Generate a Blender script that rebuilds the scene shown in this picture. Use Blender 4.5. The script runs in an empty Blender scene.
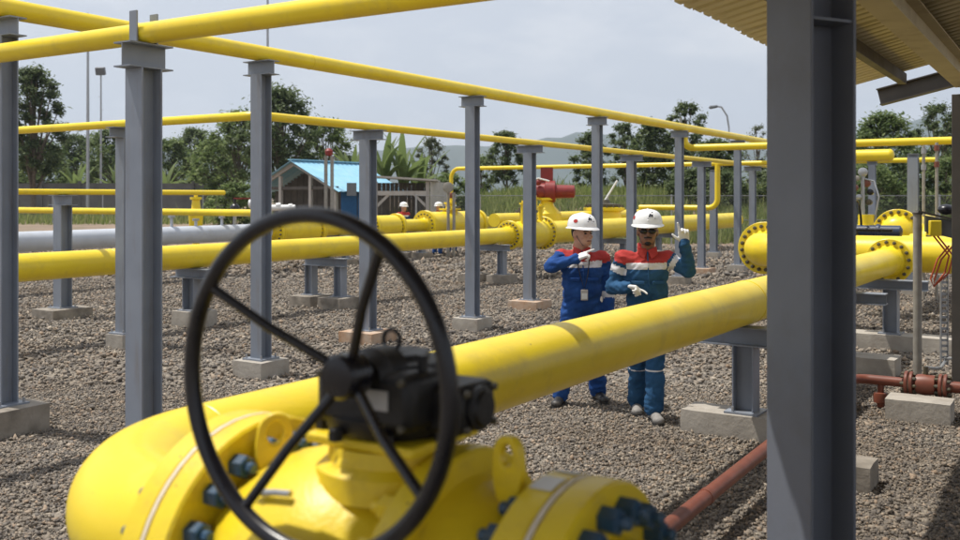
import bpy, bmesh, math, random
import numpy as np
from mathutils import Vector, Matrix, noise
R_ = math.radians
random.seed(7); rng = np.random.default_rng(11)
sc = bpy.context.scene
col = sc.collection

# ---------------------------------------------------------------- camera, sky, sun, exposure
cam_d = bpy.data.cameras.new('camera'); cam = bpy.data.objects.new('camera', cam_d); col.objects.link(cam)
cam.location = (0, 0, 1.9); cam.rotation_euler = (R_(90), 0, 0)
cam_d.lens = 36; cam_d.sensor_width = 36; cam_d.shift_y = -0.076
cam_d.clip_start = 0.05; cam_d.clip_end = 20000
cam_d.dof.use_dof = True; cam_d.dof.focus_distance = 8.6; cam_d.dof.aperture_fstop = 2.9
sc.camera = cam

SUN_EL = 68.0
SUN_DIR = Vector((-0.97, 0.25))            # where the sun stands, in plan
sun_d = bpy.data.lights.new('sun', 'SUN'); sun = bpy.data.objects.new('sun', sun_d); col.objects.link(sun)
sun_d.energy = 5.0; sun_d.angle = R_(0.6); sun_d.color = (1.0, 0.955, 0.88)
hd = SUN_DIR.normalized() * math.cos(R_(SUN_EL))
sdir = Vector((hd.x, hd.y, math.sin(R_(SUN_EL))))
sun.rotation_euler = sdir.to_track_quat('Z', 'Y').to_euler(); sun.location = (-20, 5, 40)

w = bpy.data.worlds.new('World'); sc.world = w; w.use_nodes = True
nt = w.node_tree; bg = nt.nodes['Background']
sky = nt.nodes.new('ShaderNodeTexSky'); sky.sky_type = 'NISHITA'; sky.sun_disc = False
sky.sun_elevation = R_(SUN_EL); sky.sun_rotation = math.atan2(sdir.x, sdir.y)
sky.air_density = 1.0; sky.dust_density = 4.0; sky.ozone_density = 1.0; sky.altitude = 50
tc = nt.nodes.new('ShaderNodeTexCoord')
mpg = nt.nodes.new('ShaderNodeMapping'); mpg.inputs['Scale'].default_value = (1.0, 1.0, 2.6)
ns = nt.nodes.new('ShaderNodeTexNoise'); ns.inputs['Scale'].default_value = 5.0; ns.inputs['Detail'].default_value = 7; ns.inputs['Roughness'].default_value = .55
rp = nt.nodes.new('ShaderNodeValToRGB'); rp.color_ramp.elements[0].position = .47; rp.color_ramp.elements[1].position = .70
rp.color_ramp.elements[0].color = (0, 0, 0, 1); rp.color_ramp.elements[1].color = (1, 1, 1, 1)
veil = nt.nodes.new('ShaderNodeMix'); veil.data_type = 'RGBA'; veil.inputs[0].default_value = .74
veil.inputs[7].default_value = (8.0, 8.4, 9.2, 1)          # thin bright overcast veil over the whole sky
cl = nt.nodes.new('ShaderNodeMix'); cl.data_type = 'RGBA'; cl.inputs[7].default_value = (9.9, 9.9, 10.0, 1)
mu = nt.nodes.new('ShaderNodeMath'); mu.operation = 'MULTIPLY'; mu.inputs[1].default_value = .5
L = nt.links.new
L(tc.outputs['Generated'], mpg.inputs[0]); L(mpg.outputs[0], ns.inputs['Vector']); L(ns.outputs['Fac'], rp.inputs[0])
L(sky.outputs[0], veil.inputs[6]); L(veil.outputs[2], cl.inputs[6]); L(rp.outputs[0], mu.inputs[0]); L(mu.outputs[0], cl.inputs[0])
L(cl.outputs[2], bg.inputs[0]); bg.inputs[1].default_value = 0.1
sc.view_settings.view_transform = 'Standard'; sc.view_settings.look = 'None'
sc.view_settings.exposure = 0.0; sc.view_settings.gamma = 1.0; sc.view_settings.use_curve_mapping = False
sc.cycles.max_bounces = 5; sc.cycles.diffuse_bounces = 3; sc.cycles.glossy_bounces = 3; sc.cycles.transparent_max_bounces = 8; sc.cycles.volume_bounces = 0

# ---------------------------------------------------------------- frame of the plant: D1 along the pipe rack, D2 across it
SD, CD = math.sin(R_(32)), math.cos(R_(32))
RACK = R_(58)
D1 = Vector((SD, CD, 0)); D2 = Vector((-CD, SD, 0)); ZZ = Vector((0, 0, 1))
def rk(u, v, z=0): return Vector((SD*u - CD*v, CD*u + SD*v, z))

# ---------------------------------------------------------------- materials
def mat(name, c1, c2=None, rough=.5, metal=0, scale=8, bump=0, bscale=60, spec=.5, coat=0, dirt=None, dscale=2.2, damt=.5, rvar=.12, detail=5, streak=1, chips=0):
    m = bpy.data.materials.new(name); m.use_nodes = True
    t = m.node_tree; b = t.nodes['Principled BSDF']; l = t.links.new
    co = t.nodes.new('ShaderNodeTexCoord'); gi = t.nodes.new('ShaderNodeNewGeometry')
    pos = gi.outputs['Position']
    n1 = t.nodes.new('ShaderNodeTexNoise'); n1.inputs['Scale'].default_value = scale; n1.inputs['Detail'].default_value = detail
    l(pos, n1.inputs['Vector'])
    mx = t.nodes.new('ShaderNodeMix'); mx.data_type = 'RGBA'
    c2 = c2 or tuple(x*.82 for x in c1)
    mx.inputs[6].default_value = (*c1, 1); mx.inputs[7].default_value = (*c2, 1)
    r = t.nodes.new('ShaderNodeMapRange'); r.inputs[1].default_value = .35; r.inputs[2].default_value = .68
    l(n1.outputs['Fac'], r.inputs[0]); l(r.outputs[0], mx.inputs[0]); out = mx.outputs[2]
    if dirt:
        n2 = t.nodes.new('ShaderNodeTexNoise'); n2.inputs['Scale'].default_value = dscale; n2.inputs['Detail'].default_value = 8; n2.inputs['Roughness'].default_value = .68
        mp2 = t.nodes.new('ShaderNodeMapping'); mp2.inputs['Scale'].default_value = (1, 1, streak); l(pos, mp2.inputs[0]); l(mp2.outputs[0], n2.inputs['Vector'])
        r2 = t.nodes.new('ShaderNodeMapRange'); r2.inputs[1].default_value = .52; r2.inputs[2].default_value = .75; r2.inputs[4].default_value = damt
        l(n2.outputs['Fac'], r2.inputs[0])
        m2 = t.nodes.new('ShaderNodeMix'); m2.data_type = 'RGBA'; m2.inputs[7].default_value = (*dirt, 1)
        l(r2.outputs[0], m2.inputs[0]); l(out, m2.inputs[6]); out = m2.outputs[2]
    if chips:
        n4 = t.nodes.new('ShaderNodeTexNoise'); n4.inputs['Scale'].default_value = 38; n4.inputs['Detail'].default_value = 3; l(pos, n4.inputs['Vector'])
        r4 = t.nodes.new('ShaderNodeMapRange'); r4.inputs[1].default_value = chips; r4.inputs[2].default_value = chips+.03; r4.inputs[4].default_value = .8; l(n4.outputs['Fac'], r4.inputs[0])
        m4 = t.nodes.new('ShaderNodeMix'); m4.data_type = 'RGBA'; m4.inputs[7].default_value = (.20, .12, .05, 1); l(r4.outputs[0], m4.inputs[0]); l(out, m4.inputs[6]); out = m4.outputs[2]
    l(out, b.inputs['Base Color'])
    rr = t.nodes.new('ShaderNodeMapRange'); rr.inputs[3].default_value = max(.02, rough-rvar); rr.inputs[4].default_value = min(1, rough+rvar)
    l(n1.outputs['Fac'], rr.inputs[0]); l(rr.outputs[0], b.inputs['Roughness'])
    b.inputs['Metallic'].default_value = metal; b.inputs['Specular IOR Level'].default_value = spec
    b.inputs['Coat Weight'].default_value = coat; b.inputs['Coat Roughness'].default_value = .15
    if bump:
        n3 = t.nodes.new('ShaderNodeTexNoise'); n3.inputs['Scale'].default_value = bscale; n3.inputs['Detail'].default_value = 6
        l(pos, n3.inputs['Vector'])
        bp = t.nodes.new('ShaderNodeBump'); bp.inputs['Strength'].default_value = bump; bp.inputs['Distance'].default_value = .02
        l(n3.outputs['Fac'], bp.inputs['Height']); l(bp.outputs[0], b.inputs['Normal'])
    return m
M = {}
M['yellow'] = mat('yellow paint', (.84, .635, .02), (.78, .57, .017), .36, scale=2.3, spec=.5, dirt=(.46, .35, .10), dscale=5, damt=.38, bump=.05, bscale=30, chips=.735)
M['yellow_cast'] = mat('yellow painted casting', (.84, .63, .02), (.77, .55, .017), .38, scale=4, dirt=(.40, .28, .07), dscale=8, damt=.45, bump=.09, bscale=75, chips=.715, rvar=.16)
M['grey'] = mat('grey steel paint', (.235, .262, .31), (.205, .23, .275), .42, scale=4, dirt=(.17, .135, .105), dscale=9, damt=.55, bump=.03, bscale=40, streak=.13)
M['galv'] = mat('galvanised steel', (.42, .43, .44), (.33, .34, .36), .4, metal=.6, scale=18)
M['lightgrey'] = mat('light grey pipe paint', (.50, .53, .58), (.45, .48, .53), .4, scale=3, dirt=(.3, .28, .25), damt=.4)
M['concrete'] = mat('concrete', (.40, .365, .315), (.32, .29, .25), .9, scale=7, bump=.22, bscale=28, dirt=(.22, .18, .14), dscale=3, damt=.7)
M['concrete_dark'] = mat('weathered concrete', (.30, .265, .22), (.19, .165, .135), .92, scale=6, bump=.3, bscale=28, dirt=(.10, .085, .07), dscale=4, damt=.8)
M['concrete_rust'] = mat('rust stained concrete', (.45, .36, .28), (.40, .24, .14), .92, scale=5, bump=.25, bscale=28, dirt=(.22, .12, .07), dscale=3, damt=.7)
M['black'] = mat('black enamel', (.005, .005, .009), (.009, .009, .014), .30, scale=20, dirt=(.07, .06, .05), dscale=7, damt=.35)
M['gearblack'] = mat('black cast housing', (.0045, .0045, .006), (.008, .008, .009), .5, scale=14, bump=.12, bscale=70, dirt=(.06, .05, .04), dscale=6, damt=.4)
M['bolt'] = mat('blue coated bolt', (.032, .085, .155), (.024, .065, .125), .34, scale=30, dirt=(.12, .10, .07), dscale=20, damt=.4)
M['boltdark'] = mat('dark bolt', (.07, .065, .05), (.10, .08, .04), .5, scale=30)
M['gasket'] = mat('pale gasket', (.78, .70, .58), (.70, .62, .50), .8, scale=40)
M['rust'] = mat('red oxide paint', (.20, .056, .03), (.155, .045, .026), .48, scale=7, dirt=(.16, .07, .04), damt=.6)
M['red'] = mat('red actuator paint', (.26, .022, .02), (.19, .018, .016), .45, scale=7, dirt=(.12, .03, .02), damt=.5)
M['roof'] = mat('bounce tinted roof sheet', (.70, .60, .36), (.64, .55, .32), .6, scale=3, dirt=(.36, .26, .13), dscale=1.8, damt=.7)  # cream carries yellow bounce from gravel and pipes, put into the base colour
M['beam_bounce_tan'] = mat('bounce tinted beam', (.56, .48, .29), (.50, .42, .25), .6, scale=3, dirt=(.22, .14, .06), damt=.6)  # tan stands for warm light bounced onto the underside, painted into the colour
M['darksteel'] = mat('dark steel paint', (.085, .075, .065), (.065, .058, .05), .55, scale=4)
M['canopy_col'] = mat('canopy column paint', (.165, .182, .222), (.148, .164, .20), .5, scale=3, dirt=(.12, .11, .10), damt=.4, bump=.03)
M['blueroof'] = mat('blue roof sheet', (.24, .50, .66), (.30, .55, .70), .45, scale=2, dirt=(.35, .5, .55), damt=.5)
M['timber'] = mat('grey boarding', (.115, .10, .085), (.085, .075, .065), .85, scale=4)
M['beige'] = mat('beige cladding', (.50, .46, .41), (.43, .40, .36), .8, scale=2, dirt=(.2, .17, .14), damt=.5)
M['white'] = mat('white paint', (.74, .74, .72), (.66, .66, .64), .5, scale=8)
M['pole'] = mat('weathered pole paint', (.32, .30, .26), (.24, .22, .19), .55, scale=10)
M['orange'] = mat('orange cable', (.55, .10, .03), (.45, .08, .03), .5)
M['boxgrey'] = mat('grey instrument case', (.16, .17, .18), (.13, .14, .15), .5)
M['bark'] = mat('bark', (.16, .125, .09), (.09, .07, .05), .95, scale=9, bump=.5, bscale=25)
M['wall'] = mat('site wall', (.17, .165, .16), (.125, .12, .115), .9, scale=1.2, bump=.3, dirt=(.08, .075, .06), dscale=.8, damt=.8)
M['soil'] = mat('dry soil', (.24, .17, .12), (.17, .13, .09), .95, scale=.8, bump=.4, bscale=6, dirt=(.12, .13, .05), dscale=.25, damt=.8)
M['fence'] = mat('fence wire', (.22, .225, .23), (.17, .175, .18), .5, metal=.4)
M['hill'] = mat('forested hill', (.03, .05, .035), (.045, .065, .04), .95, scale=.012, dirt=(.07, .08, .05), dscale=.004, damt=.6)
M['blue'] = mat('blue panel', (.03, .16, .40), (.03, .14, .36), .5)
M['navy'] = mat('navy enamel', (.02, .035, .08), (.016, .028, .06), .35)
M['glass'] = mat('dark lens', (.01, .01, .012), None, .12)
def leafmat(name, c1, c2, c3):
    m = bpy.data.materials.new(name); m.use_nodes = True; t = m.node_tree; l = t.links.new
    b = t.nodes['Principled BSDF']; g = t.nodes.new('ShaderNodeNewGeometry')
    r = t.nodes.new('ShaderNodeValToRGB'); e = r.color_ramp.elements
    e[0].color = (*c1, 1); e[1].color = (*c3, 1); e.new(.5).color = (*c2, 1)
    l(g.outputs['Random Per Island'], r.inputs[0]); l(r.outputs[0], b.inputs['Base Color'])
    b.inputs['Roughness'].default_value = .62; b.inputs['Specular IOR Level'].default_value = .35
    tr = t.nodes.new('ShaderNodeBsdfTranslucent'); l(r.outputs[0], tr.inputs[0])
    mx = t.nodes.new('ShaderNodeMixShader'); mx.inputs[0].default_value = .5
    l(b.outputs[0], mx.inputs[1]); l(tr.outputs[0], mx.inputs[2]); l(mx.outputs[0], t.nodes['Material Output'].inputs[0])
    return m
M['leaf_dark'] = leafmat('dark leaves', (.06, .088, .036), (.105, .145, .056), (.20, .24, .11))
M['leaf_mid'] = leafmat('green leaves', (.08, .125, .04), (.14, .195, .062), (.25, .30, .12))
M['leaf_light'] = leafmat('light leaves', (.10, .15, .045), (.16, .22, .07), (.26, .31, .13))
M['leaf_grey'] = leafmat('dusty leaves', (.10, .12, .075), (.15, .17, .105), (.22, .24, .15))
M['grass'] = leafmat('tall grass', (.13, .18, .045), (.22, .27, .08), (.36, .37, .15))
M['stone'] = leafmat('gravel stones', (.115, .102, .09), (.225, .197, .164), (.43, .38, .31))
t = M['stone'].node_tree
rmp = [n for n in t.nodes if n.type == 'VALTORGB'][0].color_ramp
rmp.elements.new(.80).color = (.285, .243, .196, 1); rmp.elements.new(.2).color = (.158, .142, .127, 1); rmp.elements.new(.90).color = (.33, .245, .175, 1)
[n for n in t.nodes if n.type == 'MIX_SHADER'][0].inputs[0].default_value = 0
[n for n in t.nodes if n.type == 'BSDF_PRINCIPLED'][0].inputs['Roughness'].default_value = .9
def patch(t, colr, b):
    """earthy, uneven patches through the gravel"""
    l = t.links.new; g = t.nodes.new('ShaderNodeNewGeometry'); n = t.nodes.new('ShaderNodeTexNoise'); n.inputs['Scale'].default_value = .75; n.inputs['Detail'].default_value = 5; n.inputs['Roughness'].default_value = .65
    l(g.outputs['Position'], n.inputs['Vector']); m = t.nodes.new('ShaderNodeMapRange'); m.inputs[1].default_value = .42; m.inputs[2].default_value = .66; m.inputs[4].default_value = .8
    l(n.outputs['Fac'], m.inputs[0]); x = t.nodes.new('ShaderNodeMix'); x.data_type = 'RGBA'; x.blend_type = 'MULTIPLY'; x.inputs[7].default_value = (.70, .645, .59, 1)
    l(m.outputs[0], x.inputs[0]); l(colr, x.inputs[6]); l(x.outputs[2], b.inputs['Base Color'])
patch(M['stone'].node_tree, [n for n in M['stone'].node_tree.nodes if n.type == 'VALTORGB'][0].outputs[0], [n for n in M['stone'].node_tree.nodes if n.type == 'BSDF_PRINCIPLED'][0])
def gravelmat():
    m = bpy.data.materials.new('gravel'); m.use_nodes = True; t = m.node_tree; l = t.links.new; b = t.nodes['Principled BSDF']
    g = t.nodes.new('ShaderNodeNewGeometry')
    v = t.nodes.new('ShaderNodeTexVoronoi'); v.inputs['Scale'].default_value = 30; l(g.outputs['Position'], v.inputs['Vector'])
    r = t.nodes.new('ShaderNodeValToRGB'); e = r.color_ramp.elements
    e[0].color = (.115, .102, .09, 1); e[1].color = (.36, .315, .25, 1); e.new(.45).color = (.19, .165, .137, 1); e.new(.75).color = (.25, .212, .168, 1)
    sp = t.nodes.new('ShaderNodeSeparateColor'); l(v.outputs['Color'], sp.inputs[0]); l(sp.outputs[0], r.inputs[0])
    l(r.outputs[0], b.inputs['Base Color']); b.inputs['Roughness'].default_value = .95
    bp = t.nodes.new('ShaderNodeBump'); bp.inputs['Strength'].default_value = .9; bp.inputs['Distance'].default_value = .03; bp.invert = True
    patch(t, r.outputs[0], b)
    l(v.outputs['Distance'], bp.inputs['Height']); l(bp.outputs[0], b.inputs['Normal'])
    return m
M['gravel'] = gravelmat()
def cloth(name, c1, c2, bump=.35):
    return mat(name, c1, c2, .85, scale=9, bump=bump, bscale=22, spec=.2)
M['royal'] = cloth('royal blue cotton', (.02, .075, .26), (.014, .052, .19))
M['teal'] = cloth('petrol blue cotton', (.027, .09, .19), (.018, .065, .145))
M['redcloth'] = cloth('red cotton', (.44, .05, .045), (.36, .04, .035))
M['band'] = mat('reflective band', (.68, .67, .68), (.58, .57, .58), .45, scale=20)
M['glove'] = cloth('white glove', (.76, .75, .72), (.66, .65, .62), .2)
M['skin_light'] = mat('skin light', (.52, .30, .20), (.47, .26, .17), .55, scale=20)
M['skin_dark'] = mat('skin dark', (.27, .14, .085), (.23, .115, .07), .5, scale=20)
M['hair'] = mat('black hair', (.012, .010, .009), None, .6)
M['boot'] = mat('black boot', (.02, .02, .022), (.035, .033, .03), .55, dirt=(.13, .11, .09), dscale=9, damt=.7)
M['shoe'] = mat('pale grey shoe', (.30, .285, .265), (.20, .19, .18), .65, dirt=(.15, .13, .11), dscale=12, damt=.7)
M['lip'] = mat('lips', (.22, .085, .065), None, .5)
M['hatshell'] = mat('white hard hat shell', (.80, .80, .79), (.76, .76, .75), .28, scale=5, coat=.3)

# ---------------------------------------------------------------- mesh helpers
def frame(ax):
    ax = Vector(ax).normalized()
    h = ZZ if abs(ax.z) < .95 else Vector((1, 0, 0))
    e1 = h.cross(ax).normalized(); return e1, ax.cross(e1).normalized(), ax
class MB:
    def __init__(s): s.v = []; s.f = []
    def add(s, vs, fs):
        o = len(s.v); s.v += [Vector(p) for p in vs]; s.f += [tuple(i+o for i in f) for f in fs]; return s
    def lathe(s, org, ax, prof, n=24, a0=0, sx=1, sy=1, e=None):
        e1, e2, e3 = e or frame(ax); org = Vector(org); vs = []; fs = []
        for (t, r) in prof:
            for k in range(n):
                a = a0+2*math.pi*k/n
                vs.append(org+e3*t+e1*(r*sx*math.cos(a))+e2*(r*sy*math.sin(a)))
        for i in range(len(prof)-1):
            for k in range(n):
                a, b = i*n+k, i*n+(k+1) % n
                fs.append((a, b, b+n, a+n))
        if prof[0][1] > 1e-6: fs.append(tuple(range(n-1, -1, -1)))
        if prof[-1][1] > 1e-6: fs.append(tuple((len(prof)-1)*n+k for k in range(n)))
        return s.add(vs, fs)
    def cyl(s, a, b, r, r2=None, n=20):
        a = Vector(a); b = Vector(b); d = b-a
        return s.lathe(a, d, [(0, r), (d.length, r if r2 is None else r2)], n)
    def path(s, pts, r, n=14, cap=True):
        pts = [Vector(p) for p in pts]; rs = r if isinstance(r, (list, tuple)) else [r]*len(pts)
        tg = [(pts[min(i+1, len(pts)-1)]-pts[max(i-1, 0)]).normalized() for i in range(len(pts))]
        e1 = frame(tg[0])[0]; vs = []; fs = []
        for i, p in enumerate(pts):
            e1 = (e1-tg[i]*e1.dot(tg[i])).normalized(); e2 = tg[i].cross(e1)
            for k in range(n):
                a = 2*math.pi*k/n; vs.append(p+(e1*math.cos(a)+e2*math.sin(a))*rs[i])
        for i in range(len(pts)-1):
            for k in range(n):
                a, b = i*n+k, i*n+(k+1) % n; fs.append((a, b, b+n, a+n))
        if cap: fs.append(tuple(range(n-1, -1, -1))); fs.append(tuple((len(pts)-1)*n+k for k in range(n)))
        return s.add(vs, fs)
    def box(s, c, size, R=None):
        c = Vector(c); vs = []
        for x in (-.5, .5):
            for y in (-.5, .5):
                for z in (-.5, .5):
                    p = Vector((x*size[0], y*size[1], z*size[2])); vs.append(c+(R @ p if R else p))
        return s.add(vs, [(0, 1, 3, 2), (4, 6, 7, 5), (0, 4, 5, 1), (2, 3, 7, 6), (0, 2, 6, 4), (1, 5, 7, 3)])
    def prism(s, poly, org, ex, ey, vec):
        org = Vector(org); ex = Vector(ex); ey = Vector(ey); vec = Vector(vec); n = len(poly)
        lo = [org+ex*p[0]+ey*p[1] for p in poly]; hi = [p+vec for p in lo]
        fs = [(k, (k+1) % n, n+(k+1) % n, n+k) for k in range(n)]+[tuple(range(n-1, -1, -1)), tuple(range(n, 2*n))]
        return s.add(lo+hi, fs)
    def torus(s, c, ax, R, r, n=48, m=12):
        e1, e2, e3 = frame(ax); c = Vector(c); vs = []; fs = []
        for i in range(n):
            a = 2*math.pi*i/n; d = e1*math.cos(a)+e2*math.sin(a)
            for j in range(m):
                b = 2*math.pi*j/m; vs.append(c+d*(R+r*math.cos(b))+e3*(r*math.sin(b)))
        for i in range(n):
            for j in range(m):
                fs.append((i*m+j, ((i+1) % n)*m+j, ((i+1) % n)*m+(j+1) % m, i*m+(j+1) % m))
        return s.add(vs, fs)
    def ball(s, c, rad, n=16, m=10, R=None):
        c = Vector(c); rad = rad if isinstance(rad, (tuple, list)) else (rad,)*3; vs = [Vector((0, 0, rad[2]))]; fs = []
        for i in range(1, m):
            th = math.pi*i/m
            for k in range(n):
                a = 2*math.pi*k/n; vs.append(Vector((rad[0]*math.sin(th)*math.cos(a), rad[1]*math.sin(th)*math.sin(a), rad[2]*math.cos(th))))
        vs.append(Vector((0, 0, -rad[2])))
        for k in range(n): fs.append((0, 1+k, 1+(k+1) % n))
        for i in range(m-2):
            for k in range(n):
                a, b = 1+i*n+k, 1+i*n+(k+1) % n; fs.append((a, a+n, b+n, b))
        o = 1+(m-2)*n
        for k in range(n): fs.append((o+k, len(vs)-1, o+(k+1) % n))
        return s.add([c+(R @ p if R else p) for p in vs], fs)
    def capsule(s, a, b, ra, rb=None, n=14):
        a = Vector(a); b = Vector(b); rb = ra if rb is None else rb; d = (b-a); Lc = d.length or 1e-4
        pr = []
        for i in range(0, 6): th = -math.pi/2+math.pi/2*i/5; pr.append((ra*math.sin(th), max(ra*math.cos(th), 0)))
        for i in range(0, 6): th = math.pi/2*i/5; pr.append((Lc+rb*math.sin(th), max(rb*math.cos(th), 0)))
        pr[0] = (pr[0][0], 1e-4); pr[-1] = (pr[-1][0], 1e-4)
        return s.lathe(a, d, pr, n)
    def hbeam(s, a, b, w, h, t, updir):
        """rolled H section from a to b; updir is the direction across the flanges"""
        a = Vector(a); b = Vector(b); ax = (b-a).normalized(); up = Vector(updir); up = (up-ax*up.dot(ax)).normalized(); sd = up.cross(ax)
        W, H, T, tw = w/2, h/2, t, t*.35
        poly = [(-W, -H), (W, -H), (W, -H+T), (tw, -H+T), (tw, H-T), (W, H-T), (W, H), (-W, H), (-W, H-T), (-tw, H-T), (-tw, -H+T), (-W, -H+T)]
        return s.prism(poly, a, sd, up, b-a)
    def mesh(s, name, smooth=32):
        me = bpy.data.meshes.new(name); me.from_pydata([tuple(p) for p in s.v], [], s.f)
        bm = bmesh.new(); bm.from_mesh(me); bmesh.ops.recalc_face_normals(bm, faces=bm.faces); bm.to_mesh(me); bm.free()
        if smooth:
            me.shade_smooth(); me.set_sharp_from_angle(angle=R_(smooth))
        return me
    def build(s, name, material, parent=None, local=False, smooth=32, bevel=0):
        if parent is not None and not local:
            mi = PINV[chain(parent)]
            s.v = [mi @ p for p in s.v]
        o = bpy.data.objects.new(name, s.mesh(name, smooth)); col.objects.link(o)
        o.data.materials.append(M[material] if isinstance(material, str) else material)
        if parent is not None: o.parent = parent
        if bevel:
            b = o.modifiers.new('bevel', 'BEVEL'); b.width = bevel; b.segments = 2; b.limit_method = 'ANGLE'; b.angle_limit = R_(40)
        return o
PINV = {}
def chain(o):
    while o.parent is not None: o = o.parent
    return o.name if o.name in PINV else None
def tag(o, label, cat, group=None, kind=None):
    if label: o['label'] = label
    if cat: o['category'] = cat
    if group: o['group'] = group
    if kind: o['kind'] = kind
    return o
def thing(name, label, cat, loc=(0, 0, 0), rotz=0, group=None):
    o = bpy.data.objects.new(name, None); col.objects.link(o); o.location = loc; o.rotation_euler = (0, 0, rotz); o.empty_display_size = .1
    PINV[o.name] = (Matrix.Translation(Vector(loc)) @ Matrix.Rotation(rotz, 4, 'Z')).inverted()
    return tag(o, label, cat, group)
def single(name, mb, material, label, cat, group=None, kind=None, smooth=32):
    return tag(mb.build(name, material, None, smooth=smooth), label, cat, group, kind)
def dup(src, name=None, parent=None):
    c = src.copy(); col.objects.link(c); c.parent = parent
    for ch in src.children: dup(ch, None, c)
    return c
def arcpath(pts, rad, n=8):
    pts = [Vector(p) for p in pts]; out = [pts[0]]
    for i in range(1, len(pts)-1):
        a = (pts[i-1]-pts[i]).normalized(); b = (pts[i+1]-pts[i]).normalized(); ang = a.angle(b); tl = rad/math.tan(ang/2)
        o = pts[i]+(a+b).normalized()*(rad/math.sin(ang/2)); p0 = pts[i]+a*tl-o; p1 = pts[i]+b*tl-o
        tot = p0.angle(p1); axr = p0.cross(p1).normalized()
        for k in range(n+1): out.append(o+Matrix.Rotation(tot*k/n, 3, axr) @ p0)
    out.append(pts[-1]); return out
def bolt_mesh(r, h, stud, nut=True):
    mb = MB(); z = Vector((0, 0, 1))
    mb.lathe((0, 0, 0), z, [(0, r), (h*.9, r), (h, r*.86)], 6)
    mb.lathe((0, 0, h), z, [(0, r*.52), (stud, r*.52), (stud+.004, r*.4)], 8)
    return mb.mesh('bolt', 30)
BM = {}
def bolts(parent, c, ax, rad, n, r, h, stud, material, a0=0., individually=True):
    """hex nuts on one face of a flange, pointing along ax"""
    e1, e2, e3 = frame(ax); c = Vector(c); mi = PINV[chain(parent)]
    if individually:
        key = (r, h, stud, material)
        if key not in BM: BM[key] = bolt_mesh(r, h, stud); BM[key].materials.append(M[material])
        for k in range(n):
            a = a0+2*math.pi*k/n; p = c+(e1*math.cos(a)+e2*math.sin(a))*rad
            o = bpy.data.objects.new('bolt', BM[key]); col.objects.link(o); o.parent = parent
            o.matrix_local = mi @ (Matrix.Translation(p) @ Matrix((e1, e2, e3)).transposed().to_4x4())
    else:
        mb = MB()
        for k in range(n):
            a = a0+2*math.pi*k/n; p = c+(e1*math.cos(a)+e2*math.sin(a))*rad
            mb.lathe(p, e3, [(0, r), (h, r), (h+stud, r*.5)], 6)
        o = mb.build('bolt_ring', material, parent); o['kind'] = 'stuff'
def flange_pair(parent, c, ax, ro, th, rp, nb=16, br=.022, material='yellow', boltm='boltdark', individually=False, gap=.006, neck=.12, neckr=None, gr=.93):
    """two weld-neck flanges face to face with gasket and nuts on both sides"""
    ax = Vector(ax).normalized(); c = Vector(c)
    for sgn in (-1, 1):
        a = ax*sgn; nr = neckr or rp*1.22
        mb = MB().lathe(c+a*(gap/2), a, [(0, rp*.8), (0, ro-.006), (.006, ro), (th-.006, ro), (th, ro-.006), (th, nr), (th+neck, rp*1.004), (th+neck, rp*.8)], 48)
        mb.f = [f for f in mb.f if len(f) == 4]
        fl = mb.build('flange', material, parent)
        bolts(fl, c+a*(gap/2+th), a, (ro+nr)/2*.985, nb, br, br*1.5, br*.6, boltm, 0.1, individually)
    MB().lathe(c-ax*(gap/2), ax, [(0, ro*gr), (gap, ro*gr)], 48).build('gasket', 'gasket', parent)
def rough_block(mb, c, sx, sy, h, rot, amp=.008, nd=.12, top_z=None):
    """hand cast concrete block, uneven faces; c is the middle of its foot"""
    R = Matrix.Rotation(rot, 3, 'Z'); nx, ny, nz = max(2, int(sx/nd)), max(2, int(sy/nd)), max(2, int(h/.09)); idx = {}; vs = []; fs = []
    def vid(i, j, k):
        if (i, j, k) not in idx:
            p = Vector(((i/nx-.5)*sx, (j/ny-.5)*sy, k/nz*h)); ee = (i in (0, nx))+(j in (0, ny))+(k == nz)
            if ee >= 2:
                q = .007
                p.x -= math.copysign(q, p.x) if i in (0, nx) else 0; p.y -= math.copysign(q, p.y) if j in (0, ny) else 0; p.z -= q if k == nz else 0
            W = R @ p+Vector(c); nn = noise.noise_vector(W*5.3)*amp+noise.noise_vector(W*17)*amp*.4
            idx[(i, j, k)] = len(vs); vs.append(W+(nn if k < nz else Vector((nn.x, nn.y, nn.z*.4))))
        return idx[(i, j, k)]
    for i in range(nx):
        for j in range(ny): fs.append((vid(i, j, nz), vid(i+1, j, nz), vid(i+1, j+1, nz), vid(i, j+1, nz)))
    for k in range(nz):
        for i in range(nx):
            fs.append((vid(i, 0, k), vid(i+1, 0, k), vid(i+1, 0, k+1), vid(i, 0, k+1))); fs.append((vid(i+1, ny, k), vid(i, ny, k), vid(i, ny, k+1), vid(i+1, ny, k+1)))
        for j in range(ny):
            fs.append((vid(0, j+1, k), vid(0, j, k), vid(0, j, k+1), vid(0, j+1, k+1))); fs.append((vid(nx, j, k), vid(nx, j+1, k), vid(nx, j+1, k+1), vid(nx, j, k+1)))
    return mb.add(vs, fs)

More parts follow.
